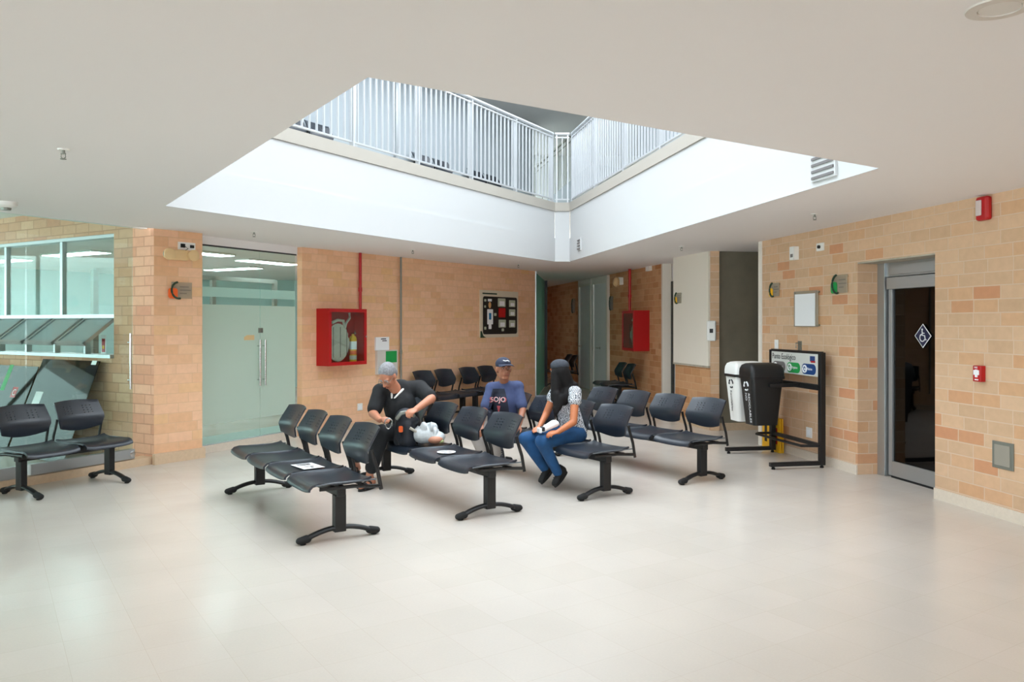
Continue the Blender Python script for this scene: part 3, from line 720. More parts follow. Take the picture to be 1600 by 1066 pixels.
# ------------------------------------------------------------------ fire hose cabinets
def hose_cabinet(wl, u0, u1, v0, v1, depth, label, which, open_left):
    off = -depth
    xa, za = wl.at(u0, v0, off); xb, zb = wl.at(u1, v1, off); W_ = xb-xa; Hh = za-zb
    o = empty('hose_cabinet', wl.world(xa, 0, zb), wl.ang, label, 'hose cabinet', 'red fire hose cabinets')
    t = .012
    mb = MB().box(0, W_, -.012, 0, 0, Hh).box(0, t, -depth, -.012, 0, Hh).box(W_-t, W_, -depth, -.012, 0, Hh).box(t, W_-t, -depth, -.012, 0, t).box(t, W_-t, -depth, -.012, Hh-t, Hh)
    mb.build('box', M['red'], o); b = .05
    d = MB().box(0, W_, -depth-.015, -depth, 0, b).box(0, W_, -depth-.015, -depth, Hh-b, Hh).box(0, b, -depth-.015, -depth, b, Hh-b).box(W_-b, W_, -depth-.015, -depth, b, Hh-b)
    door = d.build('door', M['red'], o, bevel=.002)
    MB().box(b, W_-b, -depth-.008, -depth-.004, b, Hh-b).build('window_pane', M['clearthin'], door)
    MB().lathe([(0, 0), (.012, 0), (.012, .015), (0, .02)], Matrix.Translation((W_-.025, -depth-.015, Hh*.5)) @ Matrix.Rotation(math.pi/2, 4, 'X'), 12).build('lock', M['steel'], door)
    # hose folded on its rack
    h = empty('fire_hose', wl.world(xa+W_*.40, -depth*.5, zb), wl.ang, f'off white hose coiled inside the {which} red cabinet', 'hose')
    r = Hh*.29; cz = Hh*.40; mb = MB()
    rr = .018; k = 0
    while rr < r:
        n = 28; pts = [(rr*.86*math.cos(2*math.pi*i/n), 0, cz+rr*1.08*math.sin(2*math.pi*i/n)) for i in range(n)]
        mb.tube(pts, .009, 8, closed=True, ry=.034); rr += .021
    mb.build('coil', M['hose'], h)
    MB().tube([(-.12, 0, cz+r+.05), (-.02, -.01, cz+r+.09), (.10, -.01, cz+r+.08), (.13, 0, cz+r-.02)], .022, 10).tube([(.14, 0, cz+r*.9), (.17, 0, cz+r+.05), (.24, 0, cz+r+.12), (.25, .02, Hh-.06)], .018, 10).build('loose_end', M['hose'], h, smooth=True)
    mb = MB()
    for x in (-.14, 0, .13): mb.tube([(x, -.05, cz-r*.9), (x, -.05, cz+r*.95)], .004, 6)
    mb.build('rack_wires', M['black'], h)
    if not open_left:
        ex = empty('fire_extinguisher', wl.world(xa+W_*.80, -depth*.5, zb+t), wl.ang, 'yellow labelled extinguisher bottle inside the nearer red cabinet', 'fire extinguisher')
        MB().lathe([(0, 0), (.052, 0), (.055, .02), (.055, .36), (.045, .40), (.02, .42), (.02, .44), (0, .44)], None, 24).build('bottle', M['yellow'], ex, smooth=True)
        MB().lathe([(.0555, .21), (.0565, .21), (.0565, .33), (.0555, .33)]).build('label_sheet', M['paper'], ex)
        MB().lathe([(.0555, .06), (.0565, .06), (.0565, .12), (.0555, .12)]).build('label_sheet', M['hose'], ex)
        MB().lathe([(.0555, .135), (.0562, .135), (.0562, .19), (.0555, .19)]).build('band', M['orange'], ex)
        MB().box(-.02, .02, -.05, .03, .44, .46).tube([(0, 0, .45), (.0, -.06, .49)], .008).build('valve', M['steel'], ex)
    return o, xa, W_, Hh, zb
hc, xa, Wc, Hc, zb = hose_cabinet(Lw, 513, 572, 482, 569, .24, 'red hose cabinet on the left brick wall above the front bench', 'nearer', False)
def pipe(wl, u, v1, m, r, label, name, z0, off=-.04, cat='pipe'):
    x = wl.x_at(u, off); o = empty(name, wl.world(x, off, 0), wl.ang, label, cat)
    z0 = z0 if z0 is not None else 0
    MB().tube([(0, 0, z0), (0, 0, H-.001)], r, 14).build('tube', m, o, smooth=True)
    mb = MB()
    for z in (z0+(H-z0)*.35,): mb.tube([(0, 0, z-.03), (0, 0, z+.03)], r*1.3, 14)
    mb.build('coupling', m, o, smooth=True); return o
pipe(Lw, 563, 0, M['red'], .022, 'red water pipe rising to the ceiling from the nearer hose cabinet', 'fire_pipe', zb+Hc)
pipe(Lw, 626.5, 0, M['galv'], .016, 'thin grey conduit running down the left brick wall', 'conduit', .3)
hc2, xa2, Wc2, Hc2, zb2 = hose_cabinet(W3, 973, 991, 486, 549, .30, 'red hose cabinet on the brown brick wall of the hall', 'farther', True)
pipe(W3, 984, 0, M['red'], .028, 'red water pipe above the farther hose cabinet', 'fire_pipe', zb2+Hc2, off=-.15)

# ------------------------------------------------------------------ boards and signs
lf = lambda o, n, m, x0, x1, z0, z1, y0, y1: MB().box(x0, x1, y0, y1, z0, z1).build(n, m, o)
ib_x0, ib_z1 = Lw.at(749, 453); ib_x1, _ = Lw.at(808, 461); _, ib_z0 = Lw.at(749, 528)
w_, h_ = ib_x1-ib_x0, ib_z1-ib_z0
ib = empty('information_board', Lw.world(ib_x0, 0, ib_z0), Lw.ang, 'cream framed black information board with a nurse picture on the left brick wall', 'notice board')
def rrect(x0, x1, z0, z1, r, n=5):
    pts = []
    for cx, cz, a0 in ((x1-r, z0+r, -90), (x1-r, z1-r, 0), (x0+r, z1-r, 90), (x0+r, z0+r, 180)):
        for i in range(n+1): a = math.radians(a0+90*i/n); pts.append((cx+r*math.cos(a), cz+r*math.sin(a)))
    return pts
MB().prism(rrect(0, w_, 0, h_, .01), -.025, 0).build('backing', mat('cream board', (214, 202, 180), .6), ib)
MB().prism(rrect(.06*w_, .965*w_, .07*h_, .87*h_, .05), -.028, -.024).build('black_field', mat('black board', (30, 26, 24), .5), ib)
MB().prism([(0, 0), (.14*w_, 0), (.07*w_, .04*h_), (.03*w_, .14*h_), (0, .14*h_)], -.0275, -.02).build('corner_patch', M['dgreen'], ib)
bx = lambda n, m, a, b, c, d, y=-.032: MB().prism(rrect(a*w_, b*w_, c*h_, d*h_, .012), y, -.027).build(n, m, ib)
tl = mat('pale green card', (182, 190, 168), .6)
for (a, b, c, d, mm) in ((.44, .64, .66, .84, tl), (.46, .64, .43, .63, M['red']), (.46, .65, .21, .38, tl), (.74, .91, .66, .81, tl), (.74, .91, .46, .61, tl), (.74, .91, .21, .37, tl)):
    p = bx('card', mm, a, b, c, d)
    if mm is tl: MB().prism(rrect((a+.04)*w_, (b-.03)*w_, (c+.02)*h_, (d-.06)*h_, .02), -.034, -.031).build('picture', M['paper'], p) if False else bx('picture', M['paper'], a+.04, b-.03, c+.02, d-.06, -.034)
nv = MB().ell((.23*w_, -.03, .69*h_), (.045, .006, .06)); nv.build('nurse_face', mat('tan print', (222, 170, 110), .6), ib)
bx('nurse_cap', M['paper'], .18, .28, .765, .82); bx('nurse_body', M['paper'], .165, .31, .28, .6); bx('nurse_legs', M['paper'], .20, .27, .18, .28); bx('nurse_apron', M['midblue'], .205, .265, .38, .52, -.034)
for (a, b, c, d) in ((.09, .14, .76, .81), (.09, .13, .63, .68), (.09, .14, .17, .23), (.34, .40, .46, .52), (.54, .60, .13, .19)): bx('marker', tl, a, b, c, d)
MB().box(.05*w_, .42*w_, -.0265, -.0245, .915*h_, .945*h_).build('title_line', M['dgreen'], ib)

def room_sign(wl, u, v, wd, ht, colr, label, text_side=1, off=0.0):
    o = wl.thing('room_sign', u, v, label, 'sign', 'curved room signs', off)
    MB().box(-wd*.36, wd*.5, -.022, -.018, -ht*.5, ht*.5).build('clear_plate', M['acrylic'], o)
    MB().prism(rrect(-wd*.5, -wd*.12, -ht*.5, ht*.12, .03), -.03, -.022).build('colour_panel', colr, o)
    a = [(-.20*wd+.30*wd*math.cos(t), -.034, .0*ht+.5*ht*math.sin(t)) for t in [math.radians(x) for x in range(100, 290, 14)]]
    a = [(p[0]+.12*wd, p[1], p[2]) for p in a]
    MB().tube(a, .012, 8).build('curved_rim', M['dgreen'], o)
    mb = MB()
    for k, (ln) in enumerate((.4, .5, .3)): mb.box(-.02*wd, ln*wd*.9, -.024, -.022, ht*(.22-.2*k)-.006, ht*(.22-.2*k)+.006)
    mb.build('lettering', M['greyprint'], o)
    mb = MB()
    for x in (-.3, .45): mb.tube([(x*wd, -.02, ht*.4), (x*wd, 0, ht*.4)], .006, 8)
    mb.build('stand_off', M['steel'], o); return o
room_sign(P, 280, 454, .30, .19, M['orange'], 'room sign with orange corner on the pier beside the frosted door')
room_sign(R, 1212, 453, .24, .17, M['yellow'], 'room sign with yellow corner at the far end of the right wall', off=0)
room_sign(R, 1314, 444, .30, .20, M['green'], 'room sign with green corner left of the sliding door')
room_sign(W2, 1061, 466, .24, .17, M['yellow'], 'small yellow cornered sign on the cream panel', off=-.03)
s_ = room_sign(W3, 956.5, 474, .26, .3, M['greyprint'], 'grey round sign beside the far white door')
s_ = room_sign(W3, 897, 478, .34, .36, M['greyprint'], 'dim round sign on the dark hall wall')
# acrylic notice holder on the right wall
o = R.thing('notice_holder', 1263, 483, 'white sheet held in a clear square holder on the right brick wall', 'notice')
x0, z1 = R.at(1244, 456); x1, z0 = R.at(1282, 511); cx, cz = R.at(1263, 483)
MB().box(x0-cx, x1-cx, -.03, -.026, z0-cz, z1-cz).build('clear_plate', M['acrylic'], o)
MB().box(x0-cx+.03, x1-cx-.06, -.034, -.0305, z0-cz+.01, z1-cz-.035).build('sheet', M['paper'], o)
mb = MB()
for x in (x0-cx+.02, x1-cx-.02):
    for z in (z0-cz+.02, z1-cz-.02): mb.tube([(x, -.035, z), (x, 0, z)], .011, 10)
mb.build('screws', M['galv'], o)
# wall fittings
def plate(wl, u, v, wd, ht, dp, m, name, label, cat, grp=None, off=0, bevel=.004):
    o = wl.thing(name, u, v, label, cat, grp, off); b = MB().box(-wd/2, wd/2, -dp, 0, -ht/2, ht/2).build('housing', m, o, bevel=bevel); return o, b
o, _ = plate(R, 1245, 396, .10, .16, .07, M['white'], 'wall_sensor', 'white box sensor high on the right brick wall', 'sensor')
MB().box(-.02, .03, -.075, -.069, -.05, -.01).build('lens', M['greyprint'], o)
o, _ = plate(R, 1283, 386, .14, .09, .02, M['white'], 'wall_box', 'small white wall box with black socket near the ceiling', 'junction box')
MB().lathe([(0, 0), (.02, 0), (.02, .02), (0, .02)], Matrix.Translation((0, -.02, 0)) @ Matrix.Rotation(math.pi/2, 4, 'X'), 14).build('knob', M['black'], o)
o, _ = plate(R, 1214, 539, .09, .13, .012, M['white'], 'light_switch', 'white light switch left of the recycling sign', 'switch')
MB().box(-.015, .015, -.02, -.012, -.03, .03).build('rocker', M['paper'], o, bevel=.002)
o, _ = plate(R, 1265, 676, .12, .12, .012, M['white'], 'wall_outlet', 'white outlet plate low on the right wall behind the bins', 'outlet')
MB().box(-.03, .03, -.015, -.012, -.03, .03).build('socket_face', M['paper'], o)
o = R.thing('wall_hook', 1251, 541, 'small dark latch above the recycling sign on the brick', 'hook')
MB().box(-.03, .03, -.02, 0, -.06, .06).tube([(0, -.02, .03), (0, -.06, .04), (0, -.06, -.02)], .008).build('latch', M['galv'], o)
o, _ = plate(Lw, 562, 636, .11, .11, .01, M['white'], 'wall_outlet', 'white outlet plate on the left brick wall under the hose cabinet', 'outlet')
MB().box(-.03, .03, -.013, -.01, -.03, .03).build('socket_face', M['paper'], o)
# paper holder behind the seated man
o = Lw.thing('form_holder', 604, 563, 'grey plastic form holder with white card and green square behind the seated man', 'holder')
cx, cz = Lw.at(604, 563)
def q(n, m, u0, v0, u1, v1, y0, y1):
    a, c = Lw.at(u0, v0); b, d = Lw.at(u1, v1); MB().box(a-cx, b-cx, y0, y1, d-cz, c-cz).build(n, m, o, bevel=.003)
q('header_card', M['paper'], 585, 527, 606, 547, -.03, 0); q('tray', mat('grey plastic', (206, 202, 194), .5), 586, 548, 618, 583, -.05, 0)
q('green_square', M['green'], 599, 549, 616, 566, -.056, -.05); q('title_bar', M['darkprint'], 593, 529, 601, 530.5, -.032, -.03); q('title_bar', M['darkprint'], 595, 532, 602, 533.2, -.032, -.03)
# fire alarm siren, call point, ventilation cover
o, _ = plate(R, 1542, 326, .13, .20, .06, M['red'], 'alarm_strobe', 'red alarm strobe high on the right brick wall', 'alarm', bevel=.02)
MB().box(-.045, .015, -.075, -.06, -.06, .07).build('lens', mat('clear strobe lens', (205, 190, 186), .25), o, bevel=.01)
o, _ = plate(R, 1534, 584, .09, .135, .05, M['red'], 'fire_call_point', 'red manual fire call point on the right brick wall', 'call point', bevel=.006)
MB().box(-.03, .03, -.056, -.05, -.01, .03).box(-.012, .012, -.057, -.05, -.03, .035).build('pull_handle', M['paper'], o)
text('lettering', 'FIRE', .022, M['paper'], o, (-.026, -.052, .045)); MB().box(-.02, .02, -.052, -.05, -.055, -.045).build('push_strip', M['paper'], o)
cx, cz = R.at(1568, 712); x0, z1 = R.at(1552, 688); x1, z0 = R.at(1585, 737)
o = R.thing('access_panel', 1568, 712, 'grey square metal access cover low on the right brick wall', 'access cover')
MB().box(x0-cx, x1-cx, -.012, 0, z0-cz, z1-cz).build('frame', M['galv'], o, bevel=.003); MB().box(x0-cx+.03, x1-cx-.03, -.018, -.012, z0-cz+.025, z1-cz-.025).build('cover', mat('grey metal cover', (158, 152, 140), .5, metal=.2), o, bevel=.002)
# emergency lamp and socket on the pier
o = P.thing('emergency_lamp', 274, 399, 'cream twin emergency lamp on the brick pier', 'emergency light')
MB().box(-.11, .12, -.09, 0, -.06, .06).build('body', M['cream'], o, bevel=.015)
for sx in (-1, 1):
    l_ = MB().lathe([(0, 0), (.055, 0), (.066, .03), (.066, .06), (.058, .065), (0, .062)], Matrix.Translation((sx*.15, -.085, 0)) @ Matrix.Rotation(math.radians(-90 if sx < 0 else 0), 4, 'Y') @ Matrix.Rotation(math.pi/2, 4, 'X'), 24).build('lamp_head', M['cream'], o, smooth=True)
MB().lathe([(0, 0), (.05, 0), (.045, .012), (0, .016)], Matrix.Translation((-.17, -.115, 0)) @ Matrix.Rotation(math.pi/2, 4, 'X'), 24).build('reflector', M['galv'], o, smooth=True)
o, _ = plate(P, 291, 385, .22, .09, .014, M['white'], 'wall_outlet', 'white double outlet above the emergency lamp on the pier', 'outlet')
MB().box(-.08, -.03, -.03, -.014, -.02, .025).box(.04, .085, -.03, -.014, -.018, .016).tube([(-.04, -.03, 0), (.0, -.04, -.03), (-.06, -.03, -.07)], .005).build('plug', M['black'], o)
# dispenser beside the cream panel, small lamp on the hall wall
o, _ = plate(K, 1111, 517, .13, .30, .10, M['white'], 'soap_dispenser', 'white dispenser at the edge of the cream panel', 'dispenser', bevel=.02)
MB().box(-.03, .02, -.104, -.1, -.03, .03).build('window', M['darkprint'], o)
o, _ = plate(W3, 1016, 419, .20, .11, .06, M['white'], 'wall_box', 'small white box high on the brown brick wall near the farther hose cabinet', 'junction box')
MB().box(-.03, .03, -.062, -.06, -.02, .02).build('cover', M['paper'], o)
o = W3.thing('emergency_lamp', 972, 441, 'cream emergency lamp beside the farther red pipe', 'emergency light')
MB().ell((0, -.12, 0), (.09, .08, .10)).build('lamp_head', M['cream'], o, smooth=True); MB().box(-.06, .1, -.08, 0, -.06, .1).build('body', M['white'], o, bevel=.01)
# ceiling sprinklers
def on_ceiling(u, v): D = (H-EYE)*F/(V0-v); return Vector(((u-U0)/F*D, D, H))
sl = ['sprinkler near the left edge of the ceiling', 'sprinkler in front of the right brick wall', 'sprinkler above the cream panel', 'sprinkler above the frosted glass door',
      'sprinkler over the left brick wall right of the grey conduit', 'sprinkler above the information board']
sp0 = None
for (u, v), l in zip([(99, 233), (1273, 334), (1065, 385), (397, 362), (645, 390), (810, 413)], sl):
    if sp0 is None:
        sp0 = empty('ceiling_sprinkler', on_ceiling(u, v))
        MB().lathe([(0, 0), (.035, 0), (.03, -.008), (0, -.008)], None, 20).build('escutcheon', M['white'], sp0)
        MB().tube([(0, 0, -.005), (0, 0, -.03)], .009).tube([(-.012, 0, -.028), (-.014, 0, -.05), (0, 0, -.06)], .003, 6).tube([(.012, 0, -.028), (.014, 0, -.05), (0, 0, -.06)], .003, 6).box(-.014, .014, -.005, .005, -.032, -.026).build('frame', M['galv'], sp0)
        MB().lathe([(0, -.06), (.018, -.06), (.018, -.063), (0, -.063)], None, 16).build('deflector', M['galv'], sp0); s = sp0
    else: s = copy_tree(sp0); s.location = on_ceiling(u, v)
    tag(s, 'small brass and white ' + l, 'sprinkler', 'ceiling sprinklers')
o = empty('smoke_detector', on_ceiling(10, 316), 0, 'white smoke detector on the ceiling at the far left', 'smoke detector')
MB().lathe([(0, 0), (.09, 0), (.085, -.03), (.06, -.05), (0, -.05)], None, 28).build('body', M['white'], o, smooth=True)
MB().lathe([(0, -.05), (.04, -.05), (.035, -.07), (0, -.07)], None, 20).build('chamber', M['galv'], o)
o = empty('ceiling_speaker', on_ceiling(1562, 12), 0, 'round flush ceiling plate at the upper right of the ceiling', 'ceiling plate')
MB().lathe([(.062, 0), (.105, 0), (.103, -.006), (.068, -.007), (.066, 0)], None, 40).build('ring', mat('grey ring', (205, 198, 190), .6), o, smooth=True)
MB().lathe([(0, -.001), (.064, -.001), (.064, -.004), (0, -.004)], None, 40).build('grille', mat('grille', (214, 210, 204), .6), o)

# ------------------------------------------------------------------ recycling station
rp0 = onfloor(1284, 722); rs_far = onfloor(1208, 694)
x_near, x_far = R.x_at(1284, -.14), R.x_at(1207, -.14)
WS = Wall(tuple(R.world(x_far, -.14).xy), tuple(R.world(x_near, -.14).xy)); Ls = WS.L
rs = empty('recycling_stand', (WS.p0.x, WS.p0.y, 0), WS.ang, 'black metal recycling stand with lettered sign board beside the right wall', 'recycling stand')
zt_ = 1.6-(554-505)/F*WS.p1.y; ztop = 1.6-(552-505)/F*((WS.p0.y+WS.p1.y)/2)
for x, nm in ((0, ''), (Ls, '')):
    leg = MB().box(x-.03, x+.03, -.03, .03, .03, zt_+.02).build('post', M['black'], rs, bevel=.004)
    MB().box(x-.025, x+.025, -.62, .03, .03, .075).build('foot_bar', M['black'], leg, bevel=.004)
    for y in (-.58, -.0): MB().lathe([(.02, 0), (.022, .01), (.012, .03)], Matrix.Translation((x, y, 0)), 12).build('glide', M['rubber'], leg)
MB().box(0, Ls, -.02, .02, zt_-.0, zt_+.03).build('top_bar', M['black'], rs)
MB().box(.03, Ls-.03, -.028, -.008, zt_-.25, zt_).build('sign_board', mat('pale grey board', (205, 206, 200), .5), rs)
sb = [c for c in rs.children if c.name.startswith('sign_board')][0]
text('lettering', 'Punto Ecológico', .098, M['darkprint'], sb, (.05, -.031, zt_-.085), sx=.85)
for k, (mm, body) in enumerate(((M['greyprint'], 'No Aprov.'), (M['green'], 'Orgánicos'), (M['blue'], 'Plásticos'))):
    w3 = (Ls-.1)/3; xx = .05+k*w3
    MB().prism(rrect(xx+.02, xx+w3-.02, zt_-.235, zt_-.115, .055), -.031, -.027).build('bin_panel', mm, sb)
    ring = [(xx+.085+.038*math.cos(math.radians(a)), -.033, zt_-.175+.038*math.sin(math.radians(a))) for a in range(0, 360, 24)]
    MB().tube(ring, .009, 6, closed=True).prism([(xx+.068, zt_-.19), (xx+.102, zt_-.19), (xx+.085, zt_-.158)], -.034, -.031).build('recycle_symbol', M['paper'], sb)
    text('lettering', body, .04, M['paper'], sb, (xx+.135, -.032, zt_-.185), sx=.75)
MB().box(Ls-.19, Ls-.09, -.031, -.027, zt_-.085, zt_-.025).build('emblem', M['blue'], sb); MB().box(Ls-.17, Ls-.08, -.033, -.030, zt_-.098, zt_-.078).build('emblem_bar', M['red'], sb)
zb_ = 1.6-(606-505)/F*WS.p1.y
MB().box(0, Ls, -.055, .0, zb_-.03, zb_+.03).box(.25, .30, -.42, -.05, zb_-.02, zb_+.02).box(Ls*.62, Ls*.62+.05, -.42, -.05, zb_-.02, zb_+.02).build('hanger_bar', M['black'], rs, bevel=.003)
zl_ = 1.6-(697-505)/F*WS.p1.y
MB().tube([(Ls, -.03, zl_), (Ls-.05, -.22, zl_), (Ls*.5, -.24, zl_), (.05, -.24, zl_), (-.0, -.2, zl_), (0, -.03, zl_)], .016, 8).build('lower_hoop', M['black'], rs)
MB().box(0, Ls, -.02, .02, zl_-.02, zl_+.02).build('lower_bar', M['black'], rs)
def bin_(cx, cy, z0, m, ml, label, lid, prn):
    p = WS.world(cx, cy, z0); o = empty('recycling_bin', p, WS.ang, label, 'bin', 'hanging recycling bins')
    hgt = .56; a0, b0, a1, b1 = .125, .15, .165, .20
    mb = MB(); vs = []
    for (a, b, z) in ((a0, b0, 0), (a1, b1, hgt)):
        for (x, y) in rrect(-a, a, -b, b, .04): vs.append((x, y, z))
    n = len(vs)//2; mb.add(vs, [tuple(range(n))[::-1], tuple(range(n, 2*n))]+[(i, (i+1) % n, n+(i+1) % n, n+i) for i in range(n)])
    mb.build('bin_body', m, o, smooth=True, ang=35)
    lidm = MB(); pr = rrect(-a1-.012, a1+.012, -b1-.012, b1+.012, .05); vs = []; lv = [(1, 0), (1, .05), (.96, .09), (.82, .13), (.55, .15), (.2, .157)]
    for s, z in lv:
        for x, y in pr: vs.append((x*s, y*(s*.5+.5), hgt+z))
    n = len(pr); lidm.add(vs, [(k*n+i, k*n+(i+1) % n, (k+1)*n+(i+1) % n, (k+1)*n+i) for k in range(len(lv)-1) for i in range(n)]+[tuple(range((len(lv)-1)*n, len(lv)*n)), tuple(range(n))[::-1]])
    lidm.build('lid', lid, o, smooth=True, ang=50)
    pr2 = rrect(-a1-.016, a1+.016, -b1-.016, b1+.016, .05)
    MB().add([(x, y, hgt-.025) for x, y in pr2]+[(x, y, hgt+.006) for x, y in pr2], [(i, (i+1) % n, n+(i+1) % n, n+i) for i in range(n)]+[tuple(range(n))[::-1], tuple(range(n, 2*n))]).build('rim_band', M['black'], o)
    # print on the narrow face towards the room
    t = math.atan2(b1-b0, hgt)
    g = empty('print', (0, -(b0+b1)/2-.004, hgt/2)); g.parent = o; g.rotation_euler = (t, 0, 0)
    ring = [(.005+.05*math.cos(math.radians(a)), 0, .17+.05*math.sin(math.radians(a))) for a in range(0, 360, 24)]
    MB().tube(ring[:4], .009, 6).tube(ring[5:9], .009, 6).tube(ring[10:14], .009, 6).build('recycle_symbol', ml, g)
    for k_, t_ in enumerate(prn): text('lettering', t_, .058, ml, g, (.0-.03+.07*k_, -.003, .09), rot=(math.pi/2, math.pi/2, 0))
    return o
zbin = 1.6-(668-505)/F*onfloor(1200, 690).y
zbin = .42
bw = bin_(.13, -.42, zbin, M['white'], M['darkprint'], 'white hanging bin with dark lettering, next to the concrete wall', M['white'], ['Reciclables'])
bk = bin_(.52, -.42, zbin, mat('black bin plastic', (16, 16, 17), .5), M['paper'], 'black hanging bin with white lettering on the recycling stand', mat('black lid', (22, 22, 23), .45), ['NO', 'RECICLABLES'])
# yellow wet floor signs behind the stand
for k, (dx, l) in enumerate(((.02, 'yellow folded floor sign behind the white bin'), (.22, 'yellow folded floor sign leaning beside the outlet behind the black bin'))):
    p = R.world(R.x_at(1203 + 16*k, -.04), -.045); o = empty('floor_sign', (p.x, p.y, 0), R.ang, l, 'floor sign', 'yellow folded floor signs')
    MB().prism([(-.10, 0), (.10, 0), (.08, .42), (-.08, .42)], -.02, 0).build('front_panel', M['yellow'], o); MB().prism([(-.10, 0), (.10, 0), (.08, .42), (-.08, .42)], -.05, -.03).build('rear_panel', M['yellow'], o)
    MB().box(-.03, .03, -.053, -.05, .1, .3).build('warning_print', M['red' if k else 'black'], o)

#==PART3==
# ------------------------------------------------------------------ people
SK1 = mat('tan skin', (186, 124, 96), .5, noise=.05, nscale=25); SK2 = mat('brown skin', (160, 104, 78), .5, noise=.05, nscale=25); SK3 = mat('warm skin', (190, 116, 76), .5, noise=.05, nscale=25)
CB = mat('black polo cotton', (17, 18, 21), .85, noise=.2, nscale=30, bump=.2); CBP = mat('black trousers', (18, 20, 24), .85, bump=.2, nscale=20)
CW = mat('white collar', (220, 218, 214), .8)
JE = mat('blue denim', (24, 68, 110), .85, noise=.35, nscale=9, bump=.25)
HG = mat('grey hair', (122, 122, 125), .8, noise=.35, nscale=60, bump=.5); HB = mat('black hair', (16, 13, 13), .75, spec=.25, noise=.4, nscale=50, bump=.3)
PG = mat('light grey trousers', (176, 170, 166), .85, noise=.06, nscale=20)
TB = mat('blue grey tee shirt', (64, 75, 112), .85, noise=.1, nscale=30, bump=.15); TD = mat('charcoal shirt front', (38, 42, 56), .85)
SH = mat('black shoe', (16, 15, 16), .7); EYEW = mat('eye white', (225, 220, 215), .3); EYED = mat('dark iris', (25, 16, 12), .2); LIP = mat('lip', (140, 72, 62), .5)
def print_mat():
    m = bpy.data.materials.new('black and white patterned blouse'); m.use_nodes = True; nt = m.node_tree; b = nt.nodes['Principled BSDF']
    tc = nt.nodes.new('ShaderNodeTexCoord'); wv = nt.nodes.new('ShaderNodeTexWave'); wv.inputs['Scale'].default_value = 26; wv.inputs['Distortion'].default_value = 11; wv.inputs['Detail'].default_value = 2; wv.inputs['Detail Scale'].default_value = 1.5
    nt.links.new(tc.outputs['Object'], wv.inputs[0]); r = nt.nodes.new('ShaderNodeValToRGB'); nt.links.new(wv.outputs['Fac'], r.inputs[0])
    r.color_ramp.elements[0].position = .42; r.color_ramp.elements[1].position = .55; r.color_ramp.elements[0].color = lin((58, 62, 72)); r.color_ramp.elements[1].color = lin((226, 228, 232))
    nt.links.new(r.outputs[0], b.inputs['Base Color']); b.inputs['Roughness'].default_value = .85; return m
BL = print_mat()
def remesh(mb, name, m, parent, voxel=.008, smooth=4, fac=.5):
    o = mb.build(name, m)
    r = o.modifiers.new('r', 'REMESH'); r.mode = 'VOXEL'; r.voxel_size = voxel; r.use_smooth_shade = True
    s = o.modifiers.new('s', 'SMOOTH'); s.iterations = smooth; s.factor = fac
    dg = bpy.context.evaluated_depsgraph_get(); me = bpy.data.meshes.new_from_object(o.evaluated_get(dg)); me.name = name
    me.materials.clear(); me.materials.append(m)
    for p in me.polygons: p.use_smooth = True
    o.modifiers.clear(); o.data = me
    if parent: o.parent = parent
    return o
def frame(f, up=Vector((0, 0, 1))):
    f = f.normalized(); s = f.cross(up).normalized(); u = s.cross(f).normalized(); return s, f, u      # s = person's right
def head_caps(mb, c, f, up, k=1.0):
    s, f, u = frame(f, up); Mx = Matrix((s, f, u)).transposed()
    P_ = lambda a, b, d: c+s*a*k+f*b*k+u*d*k
    mb.ell(P_(0, -.012, .030), (.073*k, .092*k, .088*k), Mx); mb.ell(P_(0, .022, -.035), (.058*k, .066*k, .072*k), Mx)
    mb.cap(P_(-.014, .05, -.088), P_(.014, .05, -.088), .024*k, .024*k)                    # chin
    mb.cap(P_(-.045, .0, -.062), P_(-.018, .045, -.092), .020*k, .018*k); mb.cap(P_(.045, .0, -.062), P_(.018, .045, -.092), .020*k, .018*k)
    mb.cap(P_(0, .078, .008), P_(0, .100, -.030), .009*k, .015*k); mb.ell(P_(-.013, .090, -.034), (.009*k,)*3); mb.ell(P_(.013, .090, -.034), (.009*k,)*3)
    mb.cap(P_(-.045, .070, .024), P_(.045, .070, .024), .012*k, .012*k)                  # brow
    for e in (-1, 1):
        mb.ell(P_(e*.038, .064, -.018), (.018*k, .014*k, .016*k), Mx)                    # cheek
        mb.ell(P_(e*.075, -.008, -.006), (.010*k, .018*k, .031*k), Mx)                   # ear
    mb.cap(P_(-.016, .083, -.056), P_(.016, .083, -.056), .009*k, .009*k)
    return P_, Mx
def face(parent, P_, Mx, k=1.0, brow=HB, glasses=False):
    w = MB(); d = MB(); b = MB()
    for e in (-1, 1):
        w.ell(P_(e*.031, .073, .006), (.012*k, .009*k, .0045*k), Mx); d.ell(P_(e*.031, .080, .006), (.006*k, .004*k, .006*k), Mx)
        b.cap(P_(e*.016, .085, .026), P_(e*.048, .076, .027), .0045*k, .003*k)
    w.build('eyes', EYEW, parent, smooth=True); d.build('irises', EYED, parent, smooth=True); b.build('eyebrows', brow, parent, smooth=True)
    MB().cap(P_(-.022, .087, -.058), P_(.022, .087, -.058), .0045*k, .0045*k).build('mouth', LIP, parent, smooth=True)
    if glasses:
        g = MB()
        for e in (-1, 1):
            g.tube([P_(e*.033+.023*math.cos(a), .093, .004+.017*math.sin(a)) for a in [math.radians(t) for t in range(0, 360, 24)]], .0018, 6, closed=True)
            g.tube([P_(e*.056, .093, .006), P_(e*.076, .0, .010)], .0018, 6)
        g.build('spectacles', M['galv'], parent)
